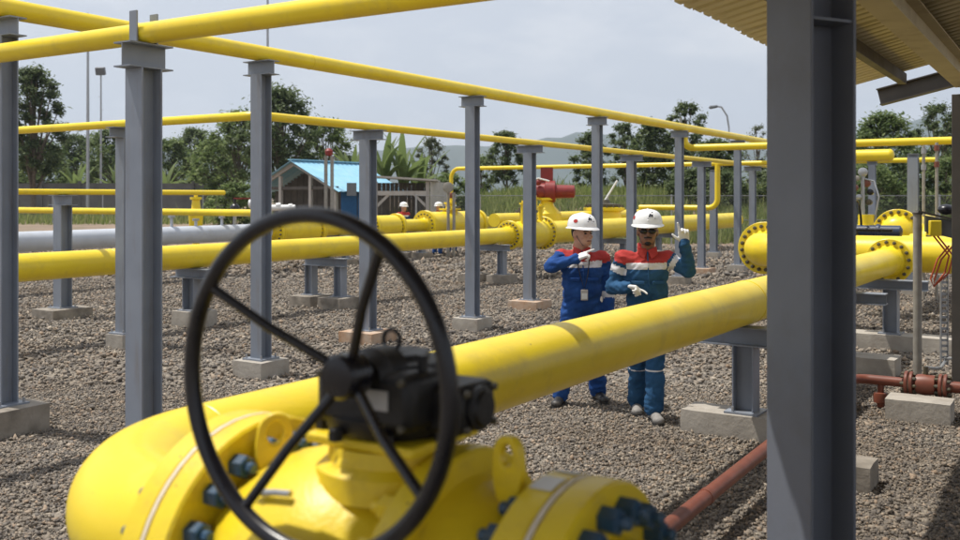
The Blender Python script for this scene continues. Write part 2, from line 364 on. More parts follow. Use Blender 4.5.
# ================================================================ SETTING
def sstep(a, b, x):
    t = min(1, max(0, (x-a)/(b-a))); return t*t*(3-2*t)
def bank_h(x, y):
    """the grassy bank that rises behind the yard fence"""
    side = .25+.75*sstep(-6, 4, x)
    return side*(1.95*sstep(37.5, 50, y)+.5*sstep(50, 75, y))-.02+.10*noise.noise(Vector((x*.2, y*.2, 0)))*sstep(38, 42, y)
def grid_mesh(xs, ys, hf):
    mb = MB(); n = len(xs)
    mb.v = [Vector((x, y, hf(x, y))) for y in ys for x in xs]
    mb.f = [(j*n+i, j*n+i+1, (j+1)*n+i+1, (j+1)*n+i) for j in range(len(ys)-1) for i in range(n-1)]
    return mb
gx = [-2600, -900, -300, -120, -70]+[i*2.5 for i in range(-20, 21)]+[70, 120, 300, 900, 2600]
gy = [-300, -60, -20, 0, 15, 30, 36]+[36+1.5*i for i in range(1, 28)]+[90, 120, 200, 500, 1200, 2200, 3300]
o = grid_mesh(gx, gy, lambda x, y: bank_h(x, y) if y > 36 else -.02).build('ground', 'soil'); tag(o, 'bare soil ground and grassy bank reaching to the hills', 'ground', kind='structure')
yard = MB(); yard.v = [rk(u, v, 0) for u, v in ((-14, -24), (38, -24), (46, 2), (33.5, 26), (-14, 26))]; yard.v = [Vector((x, min(y, 36.5), 0)) for x, y, _ in yard.v]
yard.f = [(0, 1, 2, 3, 4)]
tag(yard.build('gravel_yard', 'gravel', smooth=0), 'grey brown gravel yard under the pipe rack', 'gravel yard', kind='structure')

def hillmesh():
    xs = [(-2500+i*40) for i in range(126)]; ys = [2000+j*60 for j in range(20)]
    def hf(x, y):
        px = 480+960*x/2600
        prof = 105+62*math.exp(-((px-560)/190)**2)+115*math.exp(-((px-960)/150)**2)+35*math.exp(-((px-100)/260)**2)
        ridge = math.exp(-((y-2600)/330)**2)
        return prof*ridge*(1+.16*noise.fractal(Vector((x*.0035, y*.002, 1.3)), 1, 2, 5))+9*noise.noise(Vector((x*.02, y*.02, 0)))-6
    return grid_mesh(xs, ys, hf)
tag(hillmesh().build('hills', 'hill'), 'long hazy blue hill range on the horizon', 'hills', kind='structure')

# loose stones lying on the yard: real pebbles, close ones rounder than far ones
def stones(name, n, ylo, yhi, size, detail, label):
    bm = bmesh.new()
    if detail: bmesh.ops.create_icosphere(bm, subdivisions=1, radius=1)
    elif detail is False:
        bmesh.ops.create_cube(bm, size=1.3); bmesh.ops.triangulate(bm, faces=bm.faces)
    else:
        bmesh.ops.create_cone(bm, segments=4, radius1=1, radius2=0, depth=1.2, cap_ends=False); b2 = bm.verts.new((0, 0, -1.2)); bm.verts.ensure_lookup_table()
        lo = [v for v in bm.verts if abs(v.co.z+.6) < .01]; lo.sort(key=lambda v: math.atan2(v.co.y, v.co.x))
        for i in range(4): bm.faces.new((lo[i], b2, lo[(i+1) % 4]))
        bmesh.ops.translate(bm, verts=bm.verts, vec=(0, 0, .6)); bm.verts.index_update()
    bm.verts.ensure_lookup_table(); base = np.array([v.co for v in bm.verts]); tri = np.array([[v.index for v in f.verts] for f in bm.faces]); bm.free()
    yy = np.sqrt(rng.uniform(ylo**2, yhi**2, n)); xx = rng.uniform(-.5, .5, n)*(yy*1.06+2.2)+.02*yy
    nv, nf = len(base), len(tri)
    sc_ = size*np.exp(rng.normal(0, .33, n)); sc_ = np.clip(sc_, size*.45, size*2.1)
    ax = sc_[:, None]*rng.uniform(.65, 1.25, (n, 3))*np.array([1, .9, .62])
    P = base[None]*ax[:, None, :]*(1+rng.normal(0, .24, (n, nv, 1)))
    q = rng.normal(size=(n, 4)); q[:, 1:3] *= .45; q /= np.linalg.norm(q, axis=1)[:, None]; a, b, c, d = q.T
    Rm = np.stack([np.stack([1-2*(c*c+d*d), 2*(b*c-a*d), 2*(b*d+a*c)], -1), np.stack([2*(b*c+a*d), 1-2*(b*b+d*d), 2*(c*d-a*b)], -1), np.stack([2*(b*d-a*c), 2*(c*d+a*b), 1-2*(b*b+c*c)], -1)], 1)
    P = np.einsum('nij,nkj->nki', Rm, P)
    zz = sc_*rng.uniform(-.15, .6, n)
    P += np.stack([xx, yy, zz], -1)[:, None, :]
    F = (tri[None]+(np.arange(n)*nv)[:, None, None]).reshape(-1, 3)
    me = bpy.data.meshes.new(name); me.vertices.add(n*nv); me.vertices.foreach_set('co', P.reshape(-1).astype(np.float32))
    me.loops.add(F.size); me.loops.foreach_set('vertex_index', F.reshape(-1).astype(np.int32))
    me.polygons.add(len(F)); me.polygons.foreach_set('loop_start', (np.arange(len(F))*3).astype(np.int32)); me.polygons.foreach_set('loop_total', np.full(len(F), 3, np.int32))
    me.update(calc_edges=True); me.validate(); me.materials.append(M['stone'])
    o = bpy.data.objects.new(name, me); col.objects.link(o); tag(o, label, 'gravel', kind='stuff')
stones('gravel', 145000, 2.6, 9.6, .0132, None, 'loose grey and tan crushed stone covering the near yard')
stones('gravel', 98000, 9.6, 22, .023, None, 'crushed stone around the footings further back in the yard')
stones('gravel', 36000, 22, 37, .05, None, 'far crushed stone by the back fence and sheds')

# ================================================================ CANOPY at the right
SL = .231; EV, EZ, GU = 1.90, 2.97, 9.87
def roof_z(v): return EZ+(EV-v)*SL
cn = thing('canopy', 'open sided canopy with ribbed roof tinted cream for bounce light at upper right', 'canopy', rk(4.12, .95), 0)
# ribbed sheets, ribs run down the slope; one sheet per 0.9 m
u0 = -1.83
while u0 < GU-.05:
    u1 = min(u0+.9, GU); vs = []; prof = []; u = u0
    while u < u1-1e-6:
        for du, dz in ((0, 0), (.09, 0), (.11, .028), (.135, .028), (.15, 0)):
            if u+du <= u1+1e-6: prof.append((u+du, dz))
        u += .15
    mb = MB(); nP = len(prof)
    vv = [EV+random.uniform(-.012, .012), -6.5]
    mb.v = [rk(pu, v, roof_z(v)+dz+.012) for v in vv for pu, dz in prof]
    mb.f = [(i, i+1, nP+i+1, nP+i) for i in range(nP-1)]
    o = mb.build('roof_sheet', 'roof', cn, smooth=20)
    m = o.modifiers.new('solid', 'SOLIDIFY'); m.thickness = .004
    u0 = u1
def slope_vec(v0, v1, u, dz): return rk(u, v0, roof_z(v0)+dz), rk(u, v1, roof_z(v1)+dz)
for v, name, mt, w_, h_ in ((1.42, 'purlin', 'darksteel', .07, .10), (.95, 'eave_beam', 'beam_bounce_tan', .16, .20), (.30, 'purlin', 'darksteel', .07, .10), (-.5, 'purlin', 'darksteel', .07, .10), (-1.4, 'purlin', 'darksteel', .07, .10), (-2.4, 'purlin', 'darksteel', .07, .10)):
    zc = roof_z(v)-h_/2-.014
    MB().box(rk((GU-2.0)/2, v, zc), (GU+1.9, w_, h_), Matrix.Rotation(RACK, 3, 'Z')).build(name, mt, cn, bevel=.006) if name == 'purlin' else \
        MB().hbeam(rk(-1.8, v, zc-.01), rk(10.38, v, zc-.01), w_, h_, .012, ZZ).build(name, mt, cn)
for u in (4.12, 10.48):
    a, b = slope_vec(1.12 if u < 6 else 1.74, -6.3, u, -.23 if u < 6 else -.09)
    MB().hbeam(a, b, .14, .17, .012, ZZ).build('rafter', 'darksteel', cn)
NC = R_(90-244); facen = Vector((math.sin(R_(244)), math.cos(R_(244)), 0))
MB().hbeam(rk(4.12, .95, 0), rk(4.12, .95, 2.84), .25, .25, .016, facen).build('column', 'canopy_col', cn, bevel=.003)
stf = MB()
for z in (2.62,):
    for sg in (-1, 1): stf.box(rk(4.12, .95, z)+Vector((facen.y, -facen.x, 0))*(.062*sg), (.112, .215, .012), Matrix.Rotation(math.atan2(-facen.x, facen.y), 3, 'Z'))
stf.build('stiffener', 'canopy_col', cn)
MB().hbeam(rk(10.48, .95, 0.02), rk(10.48, .95, 2.9), .22, .22, .014, D1).build('column', 'darksteel', cn, bevel=.003)

# ================================================================ PIPE RACK COLUMNS
def column(label, u, v, top, w_=.15, cap=(.38, .15), plinth=(.42, .42, .18), pm='concrete', upst=False, group='rack columns', capdir=D2, rot=0):
    """H section post on a cast footing with a short cap beam across it; top is the top of the cap"""
    base = rk(u, v); t = thing('pipe_rack_column', label, 'column', base, RACK, group)
    ph = plinth[2]; rough_block(MB(), base, plinth[0], plinth[1], ph, RACK+rot)
    mb = MB(); rough_block(mb, base, plinth[0], plinth[1], ph, RACK+rot); mb.build('footing', pm, t)
    z0 = ph+.012; cl_, chh = cap
    MB().hbeam(base+ZZ*(z0), base+ZZ*(top-chh-.001), w_, w_, w_*.07, D1).build('post', 'grey', t)
    bpw = w_+.12; MB().box(base+ZZ*(ph+.004), (bpw, bpw, .018), Matrix.Rotation(RACK, 3, 'Z')).build('base_plate', 'grey', t)
    for sx in (-1, 1):
        for sy in (-1, 1):
            p = base+D1*(sx*(bpw/2-.03))+D2*(sy*(bpw/2-.03)); MB().cyl(p+ZZ*ph, p+ZZ*(ph+.05), .011, n=6).build('anchor_bolt', 'galv', t)
    MB().hbeam(base+capdir*(-cl_/2)+ZZ*(top-chh/2), base+capdir*(cl_/2)+ZZ*(top-chh/2), w_*1.0, chh, .010, ZZ).build('cap_beam', 'grey', t)
    if upst:
        for sg in (-1, 1):
            MB().box(base+D1*(sg*upst)+ZZ*(top+.11), (.012, .075, .22), Matrix.Rotation(RACK, 3, 'Z')).build('upstand', 'grey', t)
    return t
PZ = 3.43; PR = .084     # overhead pipe along the rack
column('grey column cut by the left edge of the photo, wide concrete footing', 4.56, 7.4, PZ-PR, .15, plinth=(.50, .50, .22), pm='concrete_dark', upst=False)
column('nearest tall grey column, two upstands clasping the front overhead pipe', 4.38, 5.466, 2.95, .172, cap=(.36, .17), plinth=(.44, .44, .2), upst=.085, capdir=D1)
r1 = ['tall grey column with pale footing, left of the handwheel hub', 'tall grey column in front of the flanged tee, its footing beside the near pipe',
      'tall grey column rising right beside the worker who wears a lanyard', 'tall grey column where the overhead pipe sends a branch down and right', 'tall grey far column beside the canopy column, fifth under the overhead pipe']
for k in range(5):
    column(r1[k], 7.44+4.2*k, 7.4, PZ-PR, .155, pm='concrete' if k != 3 else 'concrete_dark', plinth=(.43, .43, .18))
SZ = 2.83; SR = .052
r2 = ['shorter grey column behind the handwheel spokes, broad footing stained brown', 'shorter grey column with red brown footing left of the two workers',
      'shorter grey column directly behind the worker in sunglasses', 'shorter grey column beside the yellow drop pipe, brown footing', 'shorter grey column mostly hidden near the canopy column']
for k in range(5):
    column(r2[k], 9.94+4.38*k, 7.95, SZ-SR, .165, cap=(.50, .13), plinth=(.56, .56, .15), pm=['concrete_rust', 'concrete_rust', 'concrete_dark', 'concrete_rust', 'concrete_dark'][k], group='shorter rack columns')
column('shorter grey column half hidden by the nearest column, small pale footing', 7.94, 10.27, SZ-SR, .165, cap=(.46, .13), plinth=(.34, .34, .18), capdir=D1, group='shorter rack columns')
column('low grey post with a wide cap carrying the thin yellow pipe at left', 9.35, 13.6, 1.93, .20, cap=(.46, .16), plinth=(.72, .55, .16), pm='concrete_dark', group='low posts')
column('grey column carrying the branch pipe at right, behind the instrument pole', 20.3, 2.75, 2.74, .19, cap=(.2, .08), plinth=(.4, .4, .2), group='shorter rack columns')
column('slim far post holding the thick capped pipe beyond the canopy column', 23.8, 4.1, 2.72, .15, cap=(.22, .08), plinth=(.4, .4, .2), group='shorter rack columns')
column('pale slim post of the thin far pipe, behind the drop pipe', 29.0, 9.6, 2.74, .2, cap=(.2, .08), plinth=(.4, .4, .2), group='shorter rack columns')

# ================================================================ OVERHEAD PIPES
def pipe(label, pts, r, rad=.25, material='yellow', name='overhead_pipe', cat='pipe', n=20, weld=None, capends=False, group=None):
    pts = [Vector(p) for p in pts]; t = thing(name, label, cat, (pts[0].x, pts[0].y, 0), 0, group)
    path = arcpath(pts, rad) if len(pts) > 2 else pts
    MB().path(path, r, n).build('tube', material, t, smooth=50)
    if weld:
        L_ = (pts[-1]-pts[0]).length; d = (pts[-1]-pts[0]).normalized(); s = weld
        while s < L_ and len(pts) == 2:
            MB().torus(pts[0]+d*s, d, r, .004, 24, 6).build('weld_seam', material, t); s += weld*2
    if capends:
        for p, d in ((pts[-1], pts[-1]-pts[-2]),):
            d = d.normalized(); MB().lathe(p, d, [(0, r*1.03)]+[(r*.7*math.sin(a*math.pi/10), r*1.03*math.cos(a*math.pi/10)) for a in range(1, 5)]+[(r*.7, .001)], n).build('end_cap', material, t, smooth=50)
    return t
tR = pipe('long yellow overhead pipe along the tall columns, receding to the right', [rk(2.2, 7.4, PZ), rk(34, 7.4, PZ)], PR, weld=6.0)
MB().cyl(rk(20.12, 7.4, PZ-.02), rk(20.12, 7.4, PZ+.2), .03).build('vent_stub', 'grey', tR)
pipe('front yellow overhead pipe crossing the top left, clasped between upstands', [rk(4.38, 13.5, 2.95+.075), rk(4.38, -.2, 2.95+.075)], .074, weld=5.2)
pipe('thinner yellow overhead pipe on the shorter columns with a corner bend', [rk(7.94, 15.5, SZ), rk(7.94, 7.95, SZ), rk(30, 7.95, SZ)], SR, rad=.22)
pipe('yellow branch pipe dropping off the overhead pipe and running right', [rk(20.35, 7.4, PZ-.05), rk(20.35, 7.4, 2.98), rk(20.35, -1.0, 2.98)], .075, rad=.2)
pipe('thin far yellow pipe with gooseneck rising from the tee valve', [rk(26, 17.35, 1.45), rk(26, 17.35, 2.82), rk(26, 3.0, 2.82)], .062, rad=.3)
pipe('vertical yellow drop pipe hooking left onto the large header', [rk(26, 8.5, 2.80), rk(26, 8.5, 1.6), rk(26, 10.8, 1.6)], .075, rad=.25)
pipe('thick short yellow pipe with domed end beyond the canopy column', [rk(23.8, 6.2, 2.865), rk(23.8, 3.72, 2.865)], .142, capends=True, n=24)
pipe('thin yellow pipe with closed end level with the far wall', [rk(6.5, 13.6, 1.98), rk(12.7, 13.6, 1.98)], .046, capends=True)
pipe('second thin yellow pipe below, running along the site wall', [rk(16.5, 38, 1.52), rk(16.5, 16.4, 1.52)], .085)

# ================================================================ LARGE GROUND LEVEL LINES
AZ = 1.03; AR = .175
def support(label, u, v, top, length=.9, legs=(-.32, .32), block=(.6, 1.05, .19), pm='concrete', d=(D1, D2), w_=.16, beam_h=.14, blocks=False):
    """low pipe rest: H beam across the pipe on stub legs on a cast block"""
    base = rk(u, v); t = thing('pipe_support', label, 'pipe support', base, 0, 'low pipe supports')
    rotz = math.atan2(d[0].y, d[0].x)
    if blocks:
        for s in legs:
            mb = MB(); rough_block(mb, base+d[1]*s, block[0], block[1], block[2], rotz, .014); mb.build('footing', pm, t)
    else:
        mb = MB(); rough_block(mb, base+d[1]*(sum(legs)/len(legs)), block[0], block[1], block[2], rotz, .01); mb.build('footing', pm, t)
    for s in legs:
        p = base+d[1]*s; MB().hbeam(p+ZZ*(block[2]+.012), p+ZZ*(top-beam_h-.001), w_, w_, .011, d[1]).build('leg', 'grey', t)
        MB().box(p+ZZ*(block[2]+.004), (w_+.1, w_+.1, .016), Matrix.Rotation(rotz, 3, 'Z')).build('base_plate', 'grey', t)
        for a in (-1, 1):
            q = p+d[0]*a*(w_/2+.028)+d[1]*.07; MB().cyl(q+ZZ*block[2], q+ZZ*(block[2]+.05), .011, n=6).build('anchor_bolt', 'galv', t)
    MB().hbeam(base-d[1]*length/2+ZZ*(top-beam_h/2), base+d[1]*length/2+ZZ*(top-beam_h/2), w_, beam_h, .011, ZZ).build('rest_beam', 'grey', t)
    return t

# --- the near yellow pipe: straight run from far flange, elbow, then the big valve
C0 = rk(1.65, 2.45, 1.045); md = math.radians(33.4); MD = Vector((math.sin(md), math.cos(md), 0)); MN = Vector((-MD.y, MD.x, 0))
MEND = C0+MD*12.15
near = thing('process_pipe', 'big yellow pipe sweeping from the near elbow past the workers', 'pipe', (C0.x, C0.y, 0))
BR = .52; run = arcpath([MEND, C0, C0-D2*.60], BR, 22); k0 = next(i for i in range(1, len(run)) if (run[i]-run[i-1]).length < .2)-1
MB().path([MEND, MEND+(run[k0]-MEND)*.5, run[k0]], AR, 40).build('straight_tube', 'yellow', near, smooth=60)
MB().path(run[k0:], AR, 40).build('elbow', 'yellow', near, smooth=60)
for s, p, d in ((0, run[k0], MD), (0, C0+MD*6.1, MD)):
    MB().torus(p, d, AR-.001, .005, 40, 6).build('weld_seam', 'yellow', near)
support('single post pipe rest on a long block, right of the worker in sunglasses', 7.62, 2.26, 1.045-AR-.003, .86, (0,), (.36, .98, .19), 'concrete', (MD, MN), .17, .15)
support('pipe rest behind the canopy column, nearer of the two at right', 11.0, 2.18, 1.045-AR-.003, .86, (.1,), (.4, 1.3, .2), 'concrete', (MD, MN), .17, .12)
support('pipe rest under the bolted end flange at right', 12.9, 2.05, 1.045-AR-.003, .95, (-.05,), (.4, 1.5, .2), 'concrete', (MD, MN), .17, .12)
mb = MB(); rough_block(mb, rk(6.67, 1.31), .32, .36, .17, RACK); tag(mb.build('concrete_block', 'concrete_dark'), 'small concrete block on the gravel half hidden by the canopy column', 'block')

# --- header across the far end of the near pipe
hd_ = thing('header_pipe', 'yellow cross header at right joined by the near pipe end flange', 'pipe', (MEND.x, MEND.y, 0))
HU = 14.55; hz = 1.10; HR = .25
hj = MEND+MD*.55
MB().path(arcpath([rk(HU+5, 4.2, hz), rk(HU, 4.2, hz), rk(HU, -4.5, hz)], .45, 14), HR, 36).build('tube', 'yellow', hd_, smooth=60)
MB().path([MEND, MEND+MD*.62], AR, 36).build('branch', 'yellow', hd_, smooth=60)
flange_pair(hd_, MEND-MD*.05, MD, .30, .05, AR, 16, .024, individually=True, neck=.1)
flange_pair(hd_, rk(HU+.62, 4.2, hz), D1, .41, .05, HR, 20, .030, individually=True, neck=.06, neckr=.28)
mb = MB(); rough_block(mb, rk(HU, -.6), .5, 1.6, .22, RACK); mb.build('footing', 'concrete_dark', hd_)
MB().hbeam(rk(HU, -.5, .2), rk(HU, -.5, hz-HR-.01), .17, .17, .012, D1).build('leg', 'grey', hd_)
# header valve with blue actuator and black handwheel
hv = thing('header_valve', 'far yellow valve with dark blue cylinder actuator and thin handwheel', 'valve', rk(16.3, 3.2))
MB().path([rk(16.3, 3.3, 1.1), rk(16.3, 0.2, 1.1)], .2, 28).build('body_tube', 'yellow', hv, smooth=60)
MB().ball(rk(16.3, 2.9, 1.12), .36, 28, 16).build('body', 'yellow', hv, smooth=60)
flange_pair(hv, rk(16.3, 2.05, 1.12), D2, .37, .06, .2, 18, .026, individually=True, neck=.14)
MB().cyl(rk(16.3, 2.9, 1.4), rk(16.3, 2.9, 1.62), .12).build('bonnet', 'yellow', hv)
MB().lathe(rk(16.0, 3.15, 1.36), -D2, [(0, .06), (.02, .10), (.45, .10), (.46, .12), (.5, .12), (.52, .10), (.8, .10), (.83, .05)], 20).build('actuator', 'navy', hv)
MB().box(rk(15.7, 3.55, 1.45), (.05, .14, .3), Matrix.Rotation(RACK, 3, 'Z')).build('tag_plate', 'beige', hv, bevel=.02)
WP = rk(15.6, 2.93, 1.4)
hwl = MB().torus(WP, D2, .46, .018, 40, 8).build('handwheel', 'black', hv)
e1_, e2_, e3_ = frame(D2)
for k in range(4):
    a = k*math.pi/2+.4; MB().cyl(WP, WP+(e1_*math.cos(a)+e2_*math.sin(a))*.46, .011, n=8).build('spoke', 'black', hwl)
MB().cyl(WP, rk(15.6, 2.4, 1.4), .028).build('shaft', 'black', hv)
fs_ = thing('flanged_spool', 'bolted yellow flange ring rising behind the navy cylinder', 'pipe', rk(17.2, 2.55))
MB().path([rk(17.0, 2.55, 1.32), rk(21, 2.55, 1.32)], .24, 30).build('tube', 'yellow', fs_, smooth=60)
flange_pair(fs_, rk(17.1, 2.55, 1.32), D1, .38, .06, .24, 18, .030, individually=True, neck=.1)
MB().lathe(rk(17.0, 2.55, 1.32), -D1, [(0, .27), (.05, .26), (.14, .18), (.17, .02)], 30).build('end_dome', 'yellow', fs_, smooth=60)
rv_ = thing('red_hand_valve', 'small bright red valve handle near the right edge', 'valve', rk(15.6, 1.2))
MB().cyl(rk(15.6, 1.2, 1.2), rk(15.6, 1.2, 1.55), .03).build('stem', 'galv', rv_)
MB().lathe(rk(15.6, 1.2, 1.5), ZZ, [(0, .05), (.02, .14), (.06, .14), (.08, .05)], 14).build('wheel', 'red', rv_)
iv = thing('instrument_valve', 'small silver and red regulator cluster above the far handwheel', 'regulator', rk(16.3, 2.95))
MB().cyl(rk(16.3, 2.95, 1.2), rk(16.3, 2.95, 2.3), .03).build('riser', 'galv', iv)
for du, dz, r, m_ in ((0, 2.3, .07, 'galv'), (.05, 2.12, .06, 'rust'), (-.08, 2.2, .045, 'pole'), (.1, 1.98, .05, 'black'), (-.05, 1.9, .045, 'galv'), (.08, 1.82, .05, 'boltdark'), (-.1, 2.05, .05, 'rust')):
    MB().lathe(rk(16.3+du, 2.95-du, dz), D1 if r < .09 else -D1, [(-.05, r*.5), (-.04, r), (.04, r), (.06, r*.6), (.09, r*.3)], 14).build('regulator_head', m_, iv)
MB().path([rk(16.3, 2.95, 2.2), rk(16.3, 2.78, 2.15), rk(16.25, 2.7, 1.9), rk(16.3, 2.78, 1.5)], .014, 8).build('tubing', 'galv', iv)

# --- left yellow line, tee and header towards the right
V1 = 11.05
ly = thing('process_pipe', 'yellow pipe crossing behind the handwheel from the left edge', 'pipe', rk(6, V1))
MB().path([rk(2.5, V1, AZ), rk(18.9, V1, AZ)], AR, 32).build('tube', 'yellow', ly, smooth=60)
for u in (8.3, 14.2): MB().torus(rk(u, V1, AZ), D1, AR-.001, .005, 32, 6).build('weld_seam', 'yellow', ly)
support('two legged pipe rest on rough blocks left of centre, under left yellow pipe', 12.65, V1, AZ-AR-.003, .95, (-.33, .33), (.62, .5, .2), 'concrete_dark', blocks=True)
support('pipe rest on a pale block between the nearest columns, under left yellow pipe', 9.75, V1, AZ-AR-.003, .8, (0,), (.45, .5, .24), 'concrete', w_=.24)
support('pipe rest with two legs on double block just before the tee flange', 18.2, V1+.1, AZ-AR-.003, 1.1, (-.35, .35), (.55, .5, .2), 'concrete_dark', blocks=True)
th_ = thing('tee_header', 'large yellow header with flanged tee behind the two workers', 'pipe', rk(19, V1))
flange_pair(th_, rk(18.95, V1, AZ), D1, .33, .055, AR, 20, .022, neck=.12)
MB().lathe(rk(19.1, V1, AZ), D1, [(0, AR), (.35, .31), (1.15, .33), (1.45, .28)], 32).build('tee_body', 'yellow', th_, smooth=50)
MB().path([rk(20.4, V1, AZ), rk(36, V1, AZ)], .275, 32).build('tube', 'yellow', th_, smooth=60)
flange_pair(th_, rk(20.55, V1, AZ), D1, .40, .05, .275, 22, .022, neck=.1)
MB().cyl(rk(19.75, V1, AZ+.2), rk(19.75, V1, AZ+.5), .16).build('bonnet', 'yellow', th_)
MB().lathe(rk(19.75, V1, AZ+.5), ZZ, [(0, .27), (.06, .27), (.06, .2), (.12, .2)], 24).build('bonnet_flange', 'boltdark', th_)
MB().cyl(rk(19.75, V1, AZ+.6), rk(19.75, V1, AZ+1.05), .035).build('stem', 'yellow', th_)
MB().ball(rk(19.75, V1, AZ+1.1), .075).build('stem_head', 'black', th_)
for dv, h in ((.5, .42), (-.35, .5), (.25, .62)):
    MB().cyl(rk(19.75+dv, V1-.1, AZ+.2), rk(19.75+dv, V1-.1, AZ+.2+h), .05).build('nozzle', 'yellow', th_)
    MB().lathe(rk(19.75+dv, V1-.1, AZ+.2+h), ZZ, [(0, .05), (0, .085), (.04, .085), (.04, .03), (.09, .03)], 12).build('nozzle_flange', 'yellow', th_)
support('far pipe rest under the large header, seen between the workers', 24.6, V1, AZ-.275-.003, 1.2, (-.35, .35), (.55, .5, .2), 'concrete_dark', blocks=True)
support('far pipe rest under the large header right of the drop pipe', 29.0, V1, AZ-.275-.003, 1.2, (-.35, .35), (.55, .5, .2), 'concrete_dark', blocks=True)
# raised parallel bypass with red actuator
ra = thing('actuated_valve', 'dark red actuator on a yellow valve above the large header', 'valve', rk(23, 12.2))
MB().path([rk(20.5, 12.4, 1.32), rk(30, 12.4, 1.32)], .17, 24).build('bypass_tube', 'yellow', ra, smooth=60)
ac = rk(23.3, 12.4, 2.05)
MB().lathe(rk(23.3, 12.4, 1.2), ZZ, [(0, .42), (.25, .40), (.45, .22), (.6, .16), (.62, .26), (.68, .26)], 24).build('body', 'yellow', ra)
X = Vector((1, -.12, 0)).normalized()
MB().lathe(ac-X*.55, X, [(0, .12), (.02, .25), (.18, .27), (.2, .22), (.5, .24), (.52, .3), (.78, .3), (.8, .19), (1.3, .17), (1.33, .08)], 24).build('actuator', 'red', ra)
for dx, dz in ((-.45, .18), (-.25, .25), (-.35, -.15)):
    MB().ball(ac+X*dx+Vector((0, -.25, dz)), .09, 10, 7).build('knob', 'red', ra)
MB().path([ac+X*-.4+Vector((0, -.25, .3)), ac+X*-.25+Vector((0, -.3, .36)), ac+X*.05+Vector((0, -.3, .28))], .022, 8).build('tubing', 'white', ra)
MB().box(ac+X*.0+ZZ*.45, (.34, .05, .42)).build('mounting_plate', 'red', ra)
bv = thing('bolted_valve', 'low yellow valve with bolted dark cover behind the sunglasses worker', 'valve', rk(27.3, 12))
MB().lathe(rk(26.6, 12.2, 1.2), ZZ, [(0, .55), (.25, .5), (.3, .62), (.38, .62), (.4, .45), (.5, .2)], 28).build('body', 'yellow', bv)
MB().lathe(rk(26.6, 12.2, 1.62), ZZ, [(0, .5), (.07, .5), (.09, .2), (.2, .16)], 24).build('cover', 'boltdark', bv)
bolts(bv, rk(26.6, 12.2, 1.58), ZZ, .56, 16, .03, .05, .04, 'boltdark', individually=False)
MB().cyl(rk(26.6, 12.2, 1.75), rk(26.9, 11.9, 2.4), .03).build('lever', 'white', bv)

# --- grey line that turns yellow behind
V3 = 17.4
gl = thing('process_pipe', 'light grey pipe running behind the left yellow pipe', 'pipe', rk(10, V3))
MB().path([rk(5, V3, AZ), rk(17.7, V3, AZ)], .2, 32).build('tube', 'lightgrey', gl, smooth=60)
for u, hh in ((14.7, .20), (15.4, .12), (16.2, .16)):
    MB().cyl(rk(u, V3, AZ+.17), rk(u, V3, AZ+.2+hh), .035, n=12).build('nozzle', 'lightgrey', gl)
    MB().lathe(rk(u, V3, AZ+.2+hh), ZZ, [(0, .08), (.05, .08)], 12).build('nozzle_flange', 'galv', gl)
yl = thing('process_pipe', 'far yellow pipe line with three flanged valve bodies left of centre', 'pipe', rk(20, V3))
MB().path([rk(17.75, V3, AZ), rk(34, V3, AZ)], .19, 32).build('tube', 'yellow', yl, smooth=60)
for u0_, u1_, r_ in ((17.95, 19.5, .35), (21.9, 23.1, .33), (24.6, 27.6, .40)):
    MB().lathe(rk(u0_, V3, AZ), D1, [(0, .2), (.12, r_), ((u1_-u0_)-.12, r_), (u1_-u0_, .2)], 32).build('valve_body', 'yellow', yl, smooth=40)
    for uu in (u0_, u1_): flange_pair(yl, rk(uu, V3, AZ), D1, r_+.05, .06, .19, 18, .025, neck=.06)
MB().lathe(rk(26, V3, AZ+.3), ZZ, [(0, .25), (.15, .25), (.15, .36), (.2, .36), (.2, .2), (.34, .13), (.34, .2), (.4, .2)], 24).build('bonnet', 'yellow', yl)
bolts(yl, rk(26, V3, AZ+.5), ZZ, .31, 12, .028, .05, .03, 'boltdark', individually=False)
MB().ball(rk(26.0, V3-.05, 1.95), (.09, .09, .13), 10, 8).build('red_fitting', 'rust', yl)
support('far pipe rest below the first valve body of the far yellow line', 20.4, V3, AZ-.195, 1.0, (-.3, .3), (.5, .45, .2), 'concrete_dark', blocks=True)
support('far pipe rest below the middle valve body of the far yellow line', 24.0, V3, AZ-.195, 1.0, (-.3, .3), (.5, .45, .2), 'concrete_dark', blocks=True)
yv = thing('standing_valve', 'small yellow standing valve between the two thin pipes at left', 'valve', rk(16.3, 20.3))
b0 = rk(17.35, 19.6)
MB().lathe(b0+ZZ*1.0, ZZ, [(0, .10), (.05, .10), (.05, .15), (.1, .15), (.12, .17), (.45, .19), (.5, .15), (.5, .18), (.56, .18), (.56, .12), (.82, .10), (.84, .15), (.9, .15)], 20).build('body', 'yellow', yv)
MB().cyl(b0+ZZ*0.02, b0+ZZ*1.02, .09).build('riser', 'yellow', yv)
MB().cyl(b0+ZZ*1.9, b0+ZZ*2.02, .05).build('stem', 'yellow', yv)
bv2 = thing('black_valve', 'small black and red ball valve at the end of the thin left pipes', 'valve', rk(18.9, 20.5))
b1 = rk(19.0, 19.9)
MB().cyl(b1, b1+ZZ*1.5, .05).build('riser', 'galv', bv2)
MB().ball(b1+ZZ*1.58, .14, 14, 9).build('body', 'black', bv2)
MB().cyl(b1+ZZ*1.6, b1+ZZ*1.85, .04).build('stem', 'black', bv2)
MB().box(b1+ZZ*1.86+Vector((.22, 0, 0)), (.5, .06, .04)).build('lever', 'red', bv2)

